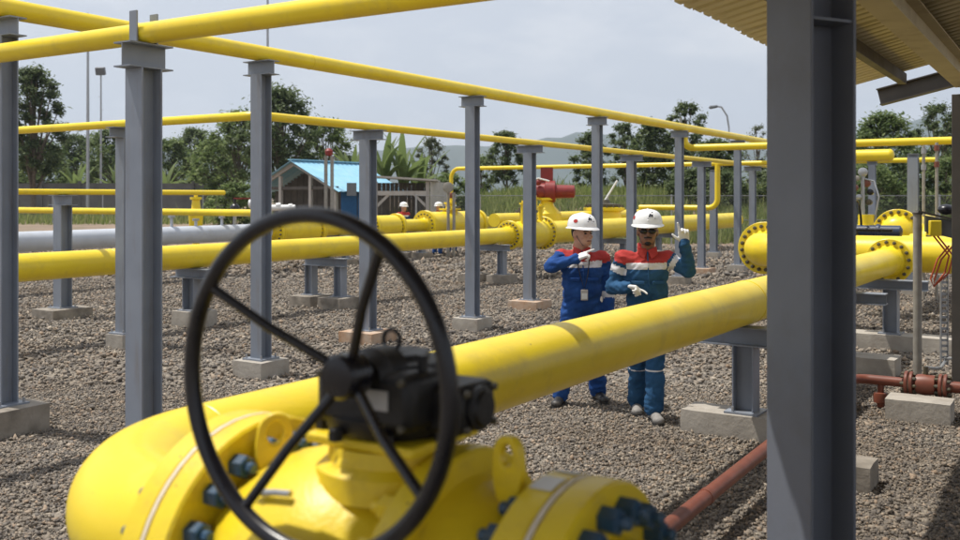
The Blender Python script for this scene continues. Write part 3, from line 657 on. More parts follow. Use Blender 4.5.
# ================================================================ FOREGROUND VALVE with handwheel
VC = rk(1.65, 1.25, 1.045)
def vp(v, du=0, z=1.045): return rk(1.65+du, v, z)
fv = thing('ball_valve', 'large yellow flanged valve in the foreground with black gearbox', 'valve', rk(1.65, 1.25))
FRO, FTH = .335, .066
flange_pair(fv, vp(1.68), D2, FRO, FTH, AR, 20, .026, boltm='bolt', individually=True, gap=.009, neck=.13, neckr=.225, gr=1.002, material='yellow_cast')
flange_pair(fv, vp(.82), D2, FRO-.02, FTH, AR, 20, .026, boltm='bolt', individually=True, gap=.009, neck=.13, neckr=.215, gr=1.002, material='yellow_cast')
MB().lathe(vp(1.62), -D2, [(0, .2), (.02, .235), (.10, .275), (.20, .302), (.28, .308), (.36, .296), (.43, .262), (.50, .25)], 56).build('body', 'yellow_cast', fv, smooth=50)
MB().lathe(vp(1.115), -D2, [(0, .2), (0, .332), (.006, .338), (.058, .338), (.064, .332), (.064, .25)], 56).build('body_flange', 'yellow_cast', fv)
MB().lathe(vp(1.05), -D2, [(0, .2), (0, .285), (.10, .25), (.16, .215), (.20, .2)], 48).build('end_piece', 'yellow_cast', fv, smooth=50)
bolts(fv, vp(1.115), D2, .298, 20, .026, .040, .018, 'yellow_cast', .05)
def lug(c, n, up, side, w_, h_):
    """lifting eye plate with an oval hole"""
    mb = MB(); no = 20; th = .022; vs = []; fs = []
    outer = []; inner = []
    for k in range(no):
        a = 2*math.pi*k/no
        x, y = math.cos(a), math.sin(a); s = 1.0 if y > 0 else 1+.45*(-y)
        outer.append((x*w_/2*s, (h_-w_/2)+y*(w_/2) if y > 0 else (h_-w_/2)+y*(h_-w_/2+.03))); inner.append((x*w_*.23, (h_-w_*.58)+y*w_*.34))
    for off in (-th/2, th/2):
        for P in (outer, inner): vs += [Vector(c)+side*p[0]+up*p[1]+n*off for p in P]
    for k in range(no):
        j = (k+1) % no
        fs += [(k, j, no+j, no+k), (2*no+k, 3*no+k, 3*no+j, 2*no+j), (k, 2*no+k, 2*no+j, j), (no+k, no+j, 3*no+j, 3*no+k)]
    return mb.add(vs, fs)
lug(vp(1.555)+ZZ*.25+D1*-.05, (D2*.75+D1*.66).normalized(), (ZZ+D1*.1).normalized(), (D1*.75-D2*.66).normalized(), .078, .115).build('lifting_lug', 'yellow_cast', fv, bevel=.004)
lug(vp(.945)+ZZ*.275-D1*.03, Vector((.66, .75, 0)), ZZ, Vector((.75, -.66, 0)), .066, .115).build('lifting_lug', 'yellow_cast', fv, bevel=.004)
MB().lathe(VC+ZZ*.24, ZZ, [(0, .17), (.05, .165), (.065, .14), (.097, .135)], 36).build('bonnet', 'yellow_cast', fv, smooth=40)
MB().box(VC+ZZ*.348, (.25, .28, .022), Matrix.Rotation(RACK, 3, 'Z')).build('mounting_plate', 'yellow_cast', fv, bevel=.006)
MB().capsule(VC+D1*-.13+D2*.10+ZZ*.22, VC+D1*-.10+D2*.015+ZZ*.305, .034, .04, 20).build('drain_boss', 'yellow_cast', fv, smooth=70)
MB().path([vp(1.45, -.2, 1.285), vp(1.40, -.2, 1.293), vp(1.36, -.2, 1.297)], .007, 8).build('tie_wire', 'galv', fv)
MB().box(vp(1.45, -.195, 1.285), (.012, .035, .012), Matrix.Rotation(RACK, 3, 'Z')).build('tag', 'galv', fv)
# gearbox
gb = MB(); gb.lathe(VC+ZZ*.362, ZZ, [(0, .13), (.012, .142), (.04, .145), (.044, .136), (.115, .132), (.122, .118), (.148, .112), (.153, .08), (.163, .075)], 40)
gbo = gb.build('gearbox', 'gearblack', fv, smooth=40)
rz = Matrix.Rotation(RACK, 3, 'Z')
MB().box(VC+ZZ*.445-D1*.075+D2*-.02, (.12, .25, .12), rz).build('worm_housing', 'gearblack', gbo, bevel=.022)
MB().box(VC+ZZ*.425-D2*.145+D1*.01, (.14, .13, .10), rz).build('end_housing', 'gearblack', gbo, bevel=.016)
MB().lathe(VC+ZZ*.425-D2*.209+D1*.01, -D2, [(0, .046), (.010, .046), (.012, .037), (.02, .033)], 24).build('end_cover', 'gearblack', gbo)
for k in range(6):
    a = k*math.pi/3+.3; p = VC+ZZ*.476+Vector((math.cos(a), math.sin(a), 0))*.125; MB().lathe(p, ZZ, [(0, .013), (.014, .013), (.016, .01)], 6).build('cap_screw', 'boltdark', gbo)
for k in range(8):
    a = k*math.pi/4; p = VC+ZZ*.36+Vector((math.cos(a), math.sin(a), 0))*.152; MB().lathe(p, ZZ, [(0, .016), (.022, .016), (.024, .012)], 6).build('housing_bolt', 'gearblack', gbo)
for a, b_ in ((-.07, .075), (-.07, -.07)):
    p = VC+ZZ*.43-D2*.29+D1*a+ZZ*b_*.6
MB().torus(VC+ZZ*.545+D2*.02+D1*.02, D1, .022, .005, 20, 8).build('eye_bolt', 'gearblack', gbo)
MB().box(VC+ZZ*.45-D1*.137-D2*.06, (.003, .06, .04), rz).build('nameplate', 'galv', gbo)
for sx in (-1, 1):
    for sz in (-1, 1):
        for q in ((VC+ZZ*(.445+sz*.045)-D1*.136+D2*(-.02+sx*.105), -D1), (VC+ZZ*(.425+sz*.036)-D2*.211+D1*(.01+sx*.052), -D2)):
            MB().lathe(q[0], q[1], [(0, .008), (.009, .008), (.010, .006)], 6).build('cover_screw', 'boltdark', gbo)
MB().cyl(VC+ZZ*.47-D1*.06-D2*.12, VC+ZZ*.535-D1*.06-D2*.12, .011, n=10).build('grease_fitting', 'gearblack', gbo)
# handwheel: dished, four spokes
WC = rk(1.35, 1.22, 1.55); HC = rk(1.455, 1.22, 1.55)
hw = MB().torus(WC, D1, .3165, .0165, 96, 16).build('handwheel', 'black', fv, smooth=60)
MB().lathe(HC+D1*.04, -D1, [(0, .03), (.01, .045), (.06, .045), (.068, .038), (.072, .02)], 28).build('hub', 'black', hw)
MB().cyl(HC+D1*.02, rk(1.60, 1.22, 1.55), .02).build('shaft', 'black', hw)
MB().lathe(rk(1.535, 1.22, 1.535), -D1, [(-.05, .06), (.0, .06), (.008, .05), (.02, .04)], 24).build('shaft_cover', 'gearblack', hw)
for k in range(4):
    a = R_(33+90*k); e = WC+(D2*math.cos(a)+ZZ*math.sin(a))*.312; s0 = HC+(D2*math.cos(a)+ZZ*math.sin(a))*.03
    MB().path([s0, s0+(e-s0)*.5-D1*.012, e], .0105, 12).build('spoke', 'black', hw, smooth=60)
nx = thing('process_pipe', 'yellow pipe stub beyond the right flange of the foreground valve', 'pipe', rk(1.65, .2))
MB().path([vp(.70), vp(-1.5)], AR, 36).build('tube', 'yellow', nx, smooth=60)
def sticker(a_mid, v0, v1, da, parent):
    mb = MB(); n = 6; vs = []
    for i in range(n+1):
        a = a_mid-da/2+da*i/n; d = D1*math.cos(a)+ZZ*math.sin(a)
        for v in (v0, v1): vs.append(vp(v)+d*(FRO-.02+.0015))
    mb.add(vs, [(2*i, 2*i+1, 2*i+3, 2*i+2) for i in range(n)]); return mb.build('label_sticker', 'white', parent)
sticker(R_(97), .832, .880, .20, fv); sticker(R_(80), .832, .880, .12, fv)

# ================================================================ RED SERVICE LINE
rl = thing('service_pipe', 'red brown service pipe along the gravel with flanged valve at right', 'pipe', rk(9.24, 1.745))
RZ = .25; rpth = arcpath([rk(2.2, 1.745, RZ), rk(9.24, 1.745, RZ), rk(9.24, 1.30, RZ)], .14, 8)
MB().path(rpth, .043, 18).build('tube', 'rust', rl, smooth=60)
for u in (5.12, 7.6): MB().lathe(rk(u, 1.745, RZ), D1, [(0, .043), (.002, .047), (.05, .047), (.052, .043)], 18).build('coupling', 'rust', rl)
for v in (1.285, 1.01): flange_pair(rl, rk(9.24, v, RZ), D2, .105, .028, .05, 8, .016, 'rust', 'boltdark', gap=.012, neck=.02, gr=.7)
MB().lathe(rk(9.24, 1.235, RZ), -D2, [(0, .05), (.01, .085), (.08, .095), (.16, .085), (.175, .05)], 20).build('valve_body', 'rust', rl)
MB().cyl(rk(9.24, 1.15, RZ+.07), rk(9.24, 1.15, RZ+.16), .022).build('valve_stem', 'boltdark', rl)
MB().path([rk(9.24, .98, RZ), rk(9.24, -1.5, RZ)], .05, 18).build('tube', 'rust', rl, smooth=60)
MB().cyl(rk(9.24, 1.52, RZ-.03), rk(9.24, 1.52, .10), .028).build('drain_stub', 'rust', rl)
MB().lathe(rk(9.24, 1.52, .145), -ZZ, [(0, .03), (.005, .06), (.03, .065), (.09, .062), (.10, .035), (.135, .03)], 16).build('drain_cap', 'rust', rl)
mb = MB(); rough_block(mb, rk(8.95, 1.16), .34, .52, .185, RACK); tag(mb.build('concrete_block', 'concrete'), 'smooth concrete block under the red service valve', 'block')

# instrument pole with case, loops of orange cable, cable tray
ip = thing('instrument_pole', 'weathered pole with grey instrument case and looping orange cables', 'instrument pole', rk(10.86, 1.43))
pb_ = rk(10.86, 1.43)
MB().cyl(pb_, pb_+ZZ*1.72, .043).build('pole', 'pole', ip)
MB().lathe(pb_+ZZ*1.72, ZZ, [(0, .05), (.02, .05), (.03, .03)], 14).build('pole_cap', 'darksteel', ip)
tl = Matrix.Rotation(R_(-18), 3, 'Z') @ Matrix.Rotation(R_(14), 3, 'Y')
MB().prism([(-.16, -.10), (.12, -.10), (.24, .09), (-.16, .07)], pb_+Vector((.22, -.08, 1.60)), tl @ Vector((1, 0, 0)), ZZ, tl @ Vector((0, .14, 0))).build('instrument_case', 'boxgrey', ip, bevel=.006)
MB().box(pb_+Vector((.2, -.02, 1.705)), (.40, .2, .02), tl).build('case_shade', 'darksteel', ip)
MB().ball(pb_+Vector((.30, 0, 1.77)), (.09, .08, .055), 12, 8).build('beacon', 'black', ip)
MB().box(pb_+Vector((.13, -.11, 1.58)), (.12, .05, .16)).build('terminal_box', 'yellow', ip, bevel=.01)
for dx in (0, .04):
    MB().path([pb_+Vector((.12+dx, -.1, 1.5)), pb_+Vector((.2+dx, -.14, 1.38)), pb_+Vector((.26+dx, -.14, 1.30)), pb_+Vector((.22+dx, -.13, 1.12)), pb_+Vector((.12, -.1, .98)), pb_+Vector((.09+dx, -.1, 1.06)), pb_+Vector((.16+dx, -.1, 1.26)), pb_+Vector((.28+dx, -.1, 1.40))], .009, 8).build('cable', 'orange', ip, smooth=70)
ct = thing('cable_tray', 'perforated galvanised cable tray standing behind the red valve', 'cable tray', rk(11.0, 1.2))
q0 = rk(11.05, 1.2)
for s in (-1, 1): MB().box(q0+Vector((.035*s, 0, .62)), (.008, .03, .95)).build('rail', 'galv', ct)
for k in range(16): MB().box(q0+Vector((0, 0, .17+k*.06)), (.062, .005, .026)).build('rung', 'galv', ct)
MB().path([q0+Vector((0, -.03, .2)), rk(10.4, 1.16, .22), rk(9.6, 1.12, .34), rk(9.24, 1.15, .40)], .016, 8).build('conduit', 'galv', ct, smooth=70)
MB().path([q0+Vector((0, -.03, .22)), rk(10.5, 1.0, .32), rk(10.4, .3, .33)], .016, 8).build('conduit', 'galv', ct, smooth=70)
for du, z1, nm in ((0, 2.95, 'left'), (.22, 3.0, 'right')):
    t_ = thing('conduit_riser', {'left': 'thin vertical conduit left of its twin, beside the branch pipe column', 'right': 'thin vertical conduit right of its twin, beside the branch pipe column'}[nm], 'conduit', rk(19.4, 2.45-du))
    MB().cyl(rk(19.4, 2.45-du), rk(19.4, 2.45-du, z1-.1), .028).build('tube', 'pole', t_)
    for z in (z1-.55, z1-.25): MB().lathe(rk(19.4, 2.45-du, z), ZZ, [(0, .045), (.1, .045)], 10).build('coupling', 'rust' if nm == 'right' else 'galv', t_)

# ================================================================ BACKGROUND BUILDINGS, FENCES, POLES
wl = thing('site_wall', 'long dark concrete panel wall behind the thin pipes at left', 'wall', (-30, 66, 0))
for k in range(17):
    x0 = -60+k*2.6; MB().box((x0, 66+random.uniform(-.03, .03), 1.42), (2.52, .12, 2.84)).build('panel', 'wall', wl)
    MB().box((x0-1.3, 65.95, 1.5), (.16, .24, 3.0)).build('post', 'wall', wl)
def fence(label, x0, x1, y, h, grp):
    f = thing('wire_fence', label, 'fence', ((x0+x1)/2, y, 0), 0, grp); n = int((x1-x0)/2.5); Lx = x1-x0
    for k in range(n+1):
        x = x0+Lx*k/n; MB().cyl((x, y, -.1), (x, y, h), .035, n=8).build('post', 'galv', f)
    for z in (h-.05, h*.5): MB().cyl((x0, y-.04, z), (x1, y-.04, z), .018, n=6).build('rail', 'fence', f)
    s = .11; mb = MB(); k = 0; hh = h-.1
    while k*s < Lx+hh:
        for sg in (1, -1):
            xa, xb = x0+k*s-hh, x0+k*s
            za, zb = 0, hh
            if xa < x0: za += x0-xa; xa = x0
            if xb > x1: zb -= xb-x1; xb = x1
            if xb > xa:
                if sg < 0: za, zb = hh-za, hh-zb
                p, q = Vector((xa, y, za)), Vector((xb, y, zb)); mb.add([p+ZZ*.004, p-ZZ*.004, q-ZZ*.004, q+ZZ*.004], [(0, 1, 2, 3)])
        k += 1
    o = mb.build('wire_mesh', 'fence', f, smooth=0); o['kind'] = 'stuff'
fence('chain link fence in front of the grassy bank, behind the large header', -2.5, 12.5, 37.6, 2.0, 'yard fences')
fence('chain link fence seen under the canopy at right', 13, 28, 37.6, 2.0, 'yard fences')
fence('chain link fence left of the blue roofed shed', -34, -15, 52, 2.1, 'yard fences')

hs = thing('blue_roof_shed', 'open fronted timber shed with light blue gable roof', 'shed', rk(33.5, 29.8), RACK)
HU0, HU1, HV, hw_ = 32.1, 36.4, 29.8, 2.45; ez, rz_ = 2.3, 3.52
for sg, nm in ((-1, 'right'), (1, 'left')):
    n = 15; mb = MB(); L_ = HU1-HU0+.7
    for k in range(n*2+1):
        u = HU0-.35+L_*k/(n*2); dz = .03 if k % 2 else 0
        mb.v += [rk(u, HV, rz_+dz), rk(u, HV+sg*(hw_+.35), ez-.17+dz)]
    mb.f = [(2*i, 2*i+1, 2*i+3, 2*i+2) for i in range(n*2)]
    o = mb.build('roof_sheet', 'blueroof', hs, smooth=0); o.modifiers.new('s', 'SOLIDIFY').thickness = .02
MB().box(rk((HU0+HU1)/2, HV, rz_+.05), (HU1-HU0+.7, .3, .05), rz).build('ridge_cap', 'blueroof', hs)
for v in (HV-hw_+.1, HV-.9, HV+.9, HV+hw_-.1):
    MB().box(rk(HU0, v, (ez+(.55 if abs(v-HV) < 1 else 0))/2), (.14, .14, ez+(.55 if abs(v-HV) < 1 else 0)), rz).build('post', 'beige', hs)
for sg in (-1, 1):
    a, b = rk(HU0-.1, HV, rz_-.12), rk(HU0-.1, HV+sg*hw_, ez-.1); MB().hbeam(a, b, .10, .16, .03, ZZ).build('rafter', 'beige', hs)
MB().box(rk(HU0+.02, HV, ez), (.1, 2*hw_, .14), rz).build('tie_beam', 'timber', hs)
k = 0; v = HV-hw_+.05
while v < HV+hw_:
    hgt = ez+(rz_-ez)*(1-abs(v-HV)/hw_)-.15; MB().box(rk(HU0+1.3+.015*(k % 2), v, hgt/2), (.03, .19, hgt), rz).build('plank', 'timber', hs); v += .2; k += 1
for u in (HU0+1.0, HU0+2.6): MB().box(rk(u, HV-hw_, 1.15), (1.5, .05, 2.3), rz).build('side_panel', 'blue' if u < HU0+2 else 'beige', hs)

sh = thing('grey_shelter', 'grey portal frame shelter with dark boarded back and beige side', 'shelter', (-3.4, 40.5, 0))
MB().prism([(-4.6, 2.72), (-1.75, 2.55), (-1.75, 2.62), (-4.6, 2.80)], (0, 39.2, 0), Vector((1, 0, 0)), ZZ, Vector((0, 3.0, 0))).build('roof', 'beige', sh)
for x in (-4.3, -2.15): MB().box((x, 39.5, 1.27), (.16, .16, 2.54)).build('post', 'beige', sh)
MB().box((-3.2, 39.42, 2.06), (2.0, .1, .18)).build('lintel', 'beige', sh)
for x, s in ((-4.2, 1), (-2.25, -1)): MB().prism([(0, 0), (s*.5, .5), (s*.36, .5), (0, .16)], (x, 39.4, 1.48), Vector((1, 0, 0)), ZZ, Vector((0, .08, 0))).build('knee_brace', 'beige', sh)
x = -4.25; k = 0
while x < -2.1: MB().box((x, 40.6+.02*(k % 2), 1.25), (.17, .03, 2.5)).build('plank', 'timber', sh); x += .18; k += 1
for k in range(8):
    MB().box((-1.98+k*.07, 39.5+k*.36, 1.28), (.05, .35, 2.5), Matrix.Rotation(R_(-11), 3, 'Z')).build('side_board', 'beige', sh)

def mast(label, x, y, h, r, head=None, group='light masts'):
    t_ = thing('light_mast', label, 'light mast', (x, y, 0), 0, group)
    MB().lathe((x, y, 0), ZZ, [(0, r*1.5), (.3, r*1.5), (.32, r), (h, r*.6)], 10).build('shaft', 'galv', t_)
    if head == 'flood':
        MB().box((x, y-.1, h+.15), (.75, .35, .62), Matrix.Rotation(R_(18), 3, 'X')).build('floodlight', 'boxgrey', t_, bevel=.05)
        for k in range(9): MB().box((x+.08*(1 if k % 2 else -1), y, 1.6+k*1.05), (.28, .02, .02)).build('climbing_rung', 'galv', t_)
    if head == 'arm':
        MB().path([(x, y, h-.1), (x-.12, y, h+.7), (x-.5, y, h+1.3), (x-.8, y, h+1.35)], .06, 8).build('arm', 'galv', t_, smooth=70)
        MB().lathe((x-.75, y, h+1.35), Vector((-1, 0, -.15)), [(0, .05), (.05, .1), (.5, .12), (.6, .04)], 10).build('lamp_head', 'boxgrey', t_)
    return t_
mast('tall bare mast at left without a lamp head', -24.1, 59, 13.2, .11)
mast('mast with square floodlight on top at left', -30.6, 77.5, 11.9, .10, 'flood')
mast('thin tall mast rising behind the overhead pipes, cut by the top edge', -9.4, 42.5, 12.5, .075)
mast('distant curved arm street lamp beside the canopy column', 16.6, 64, 6.6, .08, 'arm')
bc = thing('beacon_post', 'twin grey posts with a red beacon before the blue roof', 'beacon', (-5.9, 37.5, 0))
for dx in (-.12, .12): MB().box((-5.9+dx, 37.5, 1.75), (.12, .12, 3.5)).build('post', 'pole', bc)
MB().lathe((-5.9, 37.5, 3.5), ZZ, [(0, .08), (.04, .14), (.2, .16), (.28, .10), (.31, .02)], 16).build('beacon', 'red', bc)
MB().box((-5.0, 37.4, 2.2), (.35, .25, .5)).build('junction_box', 'boxgrey', bc)
fp = thing('gauge_post', 'slim brown post with round gauge beside the far workers', 'gauge post', (-.92, 30.2, 0))
for dx in (-.08, .1): MB().cyl((-.92+dx, 30.2, 0), (-.92+dx, 30.2, 2.05), .05, n=10).build('post', 'pole', fp)
MB().lathe((-1.0, 30.12, 2.2), Vector((0, -1, 0)), [(-.05, .10), (0, .17), (.06, .17), (.07, .15)], 16).build('gauge', 'pole', fp)
wm = thing('white_meter', 'white covered meter set left of the blue roofed shed', 'meter', (-8.9, 40, 0))
for dx, r, z in ((-.55, .19, 1.6), (-.15, .16, 1.57), (.5, .12, 1.53), (1.0, .11, 1.5)): MB().lathe((-8.9+dx-r, 40, z), Vector((1, 0, .08)), [(0, r*.5), (.04, r), (r*1.4, r*1.05), (r*1.9, r*.9), (r*2, r*.4)], 14).build('meter_body', 'white', wm)
MB().cyl((-9.5, 40, 1.45), (-7.7, 40, 1.45), .13).build('tube', 'white', wm)
for dx in (-.5, .8): MB().cyl((-8.9+dx, 40, 0), (-8.9+dx, 40, 1.4), .06).build('leg', 'galv', wm)

# ================================================================ VEGETATION
def leafcloud(name, centers, radii, per, size, material, parent, flat=.0):
    size *= .55; per = int(per*1.45)
    cs = []; n = len(centers)
    C_ = np.repeat(np.array(centers), per, 0); Rr = np.repeat(np.array(radii), per, 0); N = len(C_)
    d = rng.normal(size=(N, 3)); d /= np.linalg.norm(d, axis=1)[:, None]
    rad = np.abs(rng.normal(0, .85, N))+.05
    P = C_+d*Rr*rad[:, None]
    nrm = d*.4+rng.normal(size=(N, 3))*.6+np.array([0, 0, .9]); nrm /= np.linalg.norm(nrm, axis=1)[:, None]
    t1 = np.cross(nrm, rng.normal(size=(N, 3))); t1 /= np.linalg.norm(t1, axis=1)[:, None]; t2 = np.cross(nrm, t1)
    s = size*np.exp(rng.normal(0, .3, N))[:, None]
    V_ = np.stack([P-t1*s, P-t2*s*.42+nrm*s*.12, P+t1*s, P+t2*s*.42+nrm*s*.12], 1).reshape(-1, 3)
    return quadmesh(name, V_, material, parent)
def quadmesh(name, V_, material, parent):
    if parent is not None: V_ = V_-np.array(parent.location)
    n = len(V_)//4; me = bpy.data.meshes.new(name)
    me.vertices.add(n*4); me.vertices.foreach_set('co', V_.reshape(-1).astype(np.float32)); me.loops.add(n*4); me.loops.foreach_set('vertex_index', np.arange(n*4, dtype=np.int32))
    me.polygons.add(n); me.polygons.foreach_set('loop_start', np.arange(n, dtype=np.int32)*4); me.polygons.foreach_set('loop_total', np.full(n, 4, np.int32))
    me.update(calc_edges=True); me.validate(); me.materials.append(M[material])
    o = bpy.data.objects.new(name, me); col.objects.link(o)
    if parent is not None: o.parent = parent
    return o
def tree(label, px, y, top, width, base=None, material='leaf_mid', clumps=26, per=130, size=.22, crown_lo=.28, group='trees beyond the yard', gap=.0, name='tree'):
    """px: picture column it stands at; top: height; width: crown width"""
    x = (px-480)/960*y; z0 = bank_h(x, y) if y > 36 else 0
    t_ = thing(name, label, 'tree' if name == 'tree' else 'shrub', (x, y, z0-.1), 0, group); h = top-z0
    mb = MB(); lean = random.uniform(-.05, .05)*h
    tp = [Vector((x+lean*k/6+random.uniform(-.05, .05)*h*.1, y, z0-.1+h*.82*k/6)) for k in range(7)]
    mb.path(tp, [max(.03, h*.022*(1-k/7.5)) for k in range(7)], 8)
    cs, rs = [], []
    clumps = int(clumps*1.7)
    for k in range(clumps):
        f = (k+.5)/clumps; zz = crown_lo+(1-crown_lo)*(f**.85); prof = math.sin(math.pi*min(1, .14+.86*((zz-crown_lo)/(1-crown_lo))))**.6*random.uniform(.8, 1.12)
        a = k*2.399+random.uniform(-.5, .5); rr = width/2*prof*math.sqrt(random.uniform(.12, 1))*.86
        c = Vector((x+lean*zz+rr*math.cos(a), y+rr*math.sin(a)*.9, z0+h*min(zz, .95)))
        r = width*random.uniform(.055, .14)*(1-.25*zz)
        cs.append(c); rs.append((r, r, r*.72))
        if k % 2 == 0:
            j = min(5, int(zz*.62*6)); mb.path([tp[j], tp[j].lerp(c, .55)+Vector((0, 0, h*.02)), c], [h*.009, h*.006, h*.003], 5)
    mb.build('trunk', 'bark', t_)
    leafcloud('crown', [tuple(c) for c in cs], rs, per, size, material, t_)
    return t_
tree('tall dark tree behind the left edge column', 33, 62, 10.4, 4.8, material='leaf_dark', clumps=30, per=190, size=.24, crown_lo=.3)
lt = [(42, 80, 6.6, 8, 'leaf_mid', 'broad bushy tree below the tall dark tree at left'), (78, 84, 7.4, 6, 'leaf_dark', 'rounded tree directly behind the bare mast'), (112, 80, 7.6, 6, 'leaf_mid', 'green tree right of the floodlight mast'),
      (140, 88, 7.2, 6, 'leaf_dark', 'dark tree behind the nearest column'), (172, 84, 7.0, 6, 'leaf_mid', 'mid green tree just right of the nearest column'), (196, 90, 8.4, 6, 'leaf_dark', 'taller dark tree above the closed pipe end'), (213, 72, 6.2, 5.5, 'leaf_light', 'light green tree above the closed end of thin pipe'), (238, 66, 7.8, 6, 'leaf_mid', 'leafy tree left of the blue roofed shed')]
for px, y, tp_, wd, m_, lb in lt: tree(lb, px, y, tp_, wd, material=m_, clumps=26, per=170, size=.25, crown_lo=.12)
tree('big broad tree rising above the blue roofed shed', 283, 56, 8.3, 5.6, material='leaf_dark', clumps=40, per=210, size=.21, crown_lo=.15)
tree('tree right of the big broad one, behind the blue roof', 322, 60, 6.8, 4.6, material='leaf_mid', clumps=26, per=170, size=.2, crown_lo=.12)
tree('wispy grey green tree right of the tall fronds', 432, 58, 5.6, 2.8, material='leaf_grey', clumps=20, per=100, size=.16, crown_lo=.15)
tree('small dark tree standing alone on the bank left of centre', 507, 60, 6.0, 2.9, material='leaf_dark', clumps=22, per=150, size=.18, crown_lo=.2)
tree('low bushes of dark leaves left of the lone bank tree', 480, 62, 4.5, 2.6, material='leaf_mid', clumps=14, per=110, size=.18, crown_lo=.05)
tree('dark tree behind the column beside the lanyard worker', 592, 56, 5.7, 2.6, material='leaf_dark', clumps=22, per=160, size=.18, crown_lo=.1)
tree('slender open tree right of that dark tree on the bank', 626, 58, 6.4, 2.6, material='leaf_dark', clumps=20, per=110, size=.17, crown_lo=.15)
tree('bushy dark tree between the two rows of columns at right', 654, 52, 6.0, 3.2, material='leaf_dark', clumps=28, per=170, size=.18, crown_lo=.06)
tree('tall thin tree poking above the overhead pipe right of centre', 684, 54, 7.3, 3.4, material='leaf_dark', clumps=26, per=120, size=.16, crown_lo=.06)
tree('low dark tree next to the canopy column', 716, 52, 5.0, 3.4, material='leaf_dark', clumps=26, per=160, size=.18, crown_lo=.04)
tree('sparse twiggy tree beside the street lamp', 757, 60, 6.5, 2.6, material='leaf_grey', clumps=14, per=40, size=.14, crown_lo=.1)
tree('leafy tree right of the canopy column', 880, 50, 6.2, 4.4, material='leaf_mid', clumps=30, per=170, size=.19, crown_lo=.1)
tree('airy tall tree below the canopy rafter end', 934, 52, 7.0, 3.2, material='leaf_dark', clumps=20, per=100, size=.16, crown_lo=.3)
tree('tree partly hidden by the dark canopy column at the right edge', 962, 56, 6.6, 4.0, material='leaf_mid', clumps=24, per=150, size=.19, crown_lo=.1)
for i, (px, y, tp_, wd, m_, lb) in enumerate([(868, 44, 3.4, 4.2, 'leaf_mid', 'wide hedge shrub right of the canopy column'), (905, 45, 3.7, 4.6, 'leaf_dark', 'dark hedge shrub behind the branch pipe column'), (945, 44, 3.6, 4.4, 'leaf_mid', 'green hedge shrub near the right edge'), (790, 46, 3.8, 4.5, 'leaf_dark', 'hedge shrub mostly hidden by the canopy column'),
        (725, 46, 3.0, 3.0, 'leaf_dark', 'low dark shrub below the branch pipe'), (690, 47, 3.2, 3.2, 'leaf_dark', 'shrub behind the yellow drop pipe'), (450, 46, 3.0, 2.6, 'leaf_light', 'light green shrub beside the yellow gooseneck'), (232, 50, 2.6, 3, 'leaf_light', 'light shrub by the chain link fence at left')]):
    tree(lb, px, y, tp_, wd, material=m_, clumps=18, per=170, size=.15, crown_lo=.05, group='hedge shrubs', name='shrub')

# tall fronds (banana like plants) beside the shed; every blade its own leaf
def frond_mesh(Lf, wd, bend):
    mb = MB(); n = 7; vs = []
    for i in range(n+1):
        s = i/n; a = R_(80)-bend*s*s; 
        x = Lf*(s*math.cos(a+.25*bend*s)); z = Lf*(s*math.sin(R_(80)-bend*s*s*.6))
        ww = wd*math.sin(math.pi*min(1, .08+.92*s))**.7*(1 if i < n else .15)
        vs += [Vector((x, -ww/2, z-.06*ww)), Vector((x, 0, z+.03)), Vector((x, ww/2, z-.06*ww))]
    fs = []
    for i in range(n): fs += [(3*i, 3*i+1, 3*i+4, 3*i+3), (3*i+1, 3*i+2, 3*i+5, 3*i+4)]
    mb.v = vs; mb.f = fs; return mb.mesh('leaf', 60)
FM = [frond_mesh(3.4, .42, R_(20)), frond_mesh(3.0, .48, R_(42)), frond_mesh(2.5, .5, R_(70))]
for f_ in FM: f_.materials.append(M['leaf_mid'])
for px, y, h, lb in ((352, 52, 1.9, 'clump of tall fronds over the blue roof'), (384, 50, 2.1, 'tallest clump of upright fronds above the grey shelter'), (403, 50, 2.0, 'clump of fronds second from the wispy tree'), (418, 52, 1.5, 'clump of fronds next to the wispy tree'), (120, 70, 1.2, 'banana clump behind the site wall near the nearest column'), (76, 70, 1.3, 'banana clump behind the site wall left of the bare mast'), (164, 70, 1.4, 'light banana clump right of the nearest column')):
    x = (px-480)/960*y; t_ = thing('frond_plant', lb, 'plant', (x, y, 0), 0, 'frond plants')
    MB().lathe((x, y, -.1), ZZ, [(0, .2), (h*.6, .15), (h+.3, .10)], 9).build('stem', 'bark', t_)
    for k in range(11):
        o = bpy.data.objects.new('leaf', FM[k % 3 if k > 4 else 0]); col.objects.link(o); o.parent = t_
        o.location = (0, 0, h); o.rotation_euler = (random.uniform(-.12, .12), random.uniform(-.1, .15), k*2.4+random.uniform(-.4, .4)); s = random.uniform(.8, 1.12); o.scale = (s, s, s)

# tall grass on the bank
def grass(name, n, x0, x1, y0_, y1_, h, wd, label):
    x = rng.uniform(x0, x1, n); y = rng.uniform(y0_, y1_, n); pn = np.array([noise.noise(Vector((a*.35, b*.35, 0))) for a, b in zip(x, y)])
    z = np.array([bank_h(a, b) for a, b in zip(x, y)]); hh = h*np.exp(rng.normal(0, .3, n))*(1+.55*pn)
    an = rng.uniform(0, 2*math.pi, n); ln = rng.normal(0, .28, (n, 2))*hh[:, None]
    B = np.stack([x, y, z-.05], -1); S = np.stack([np.cos(an), np.sin(an), np.zeros(n)], -1)*(wd*np.exp(rng.normal(0, .3, n)))[:, None]
    T = B+np.stack([ln[:, 0], ln[:, 1], hh], -1)
    V_ = np.stack([B-S, B+S, T+S*.25, T-S*.25], 1).reshape(-1, 3)
    o = quadmesh(name, V_, 'grass', None); tag(o, label, 'grass', kind='stuff')
grass('tall_grass', 66000, -6, 27, 38.3, 62, .4, .034, 'tall yellow green grass covering the bank behind the fence')
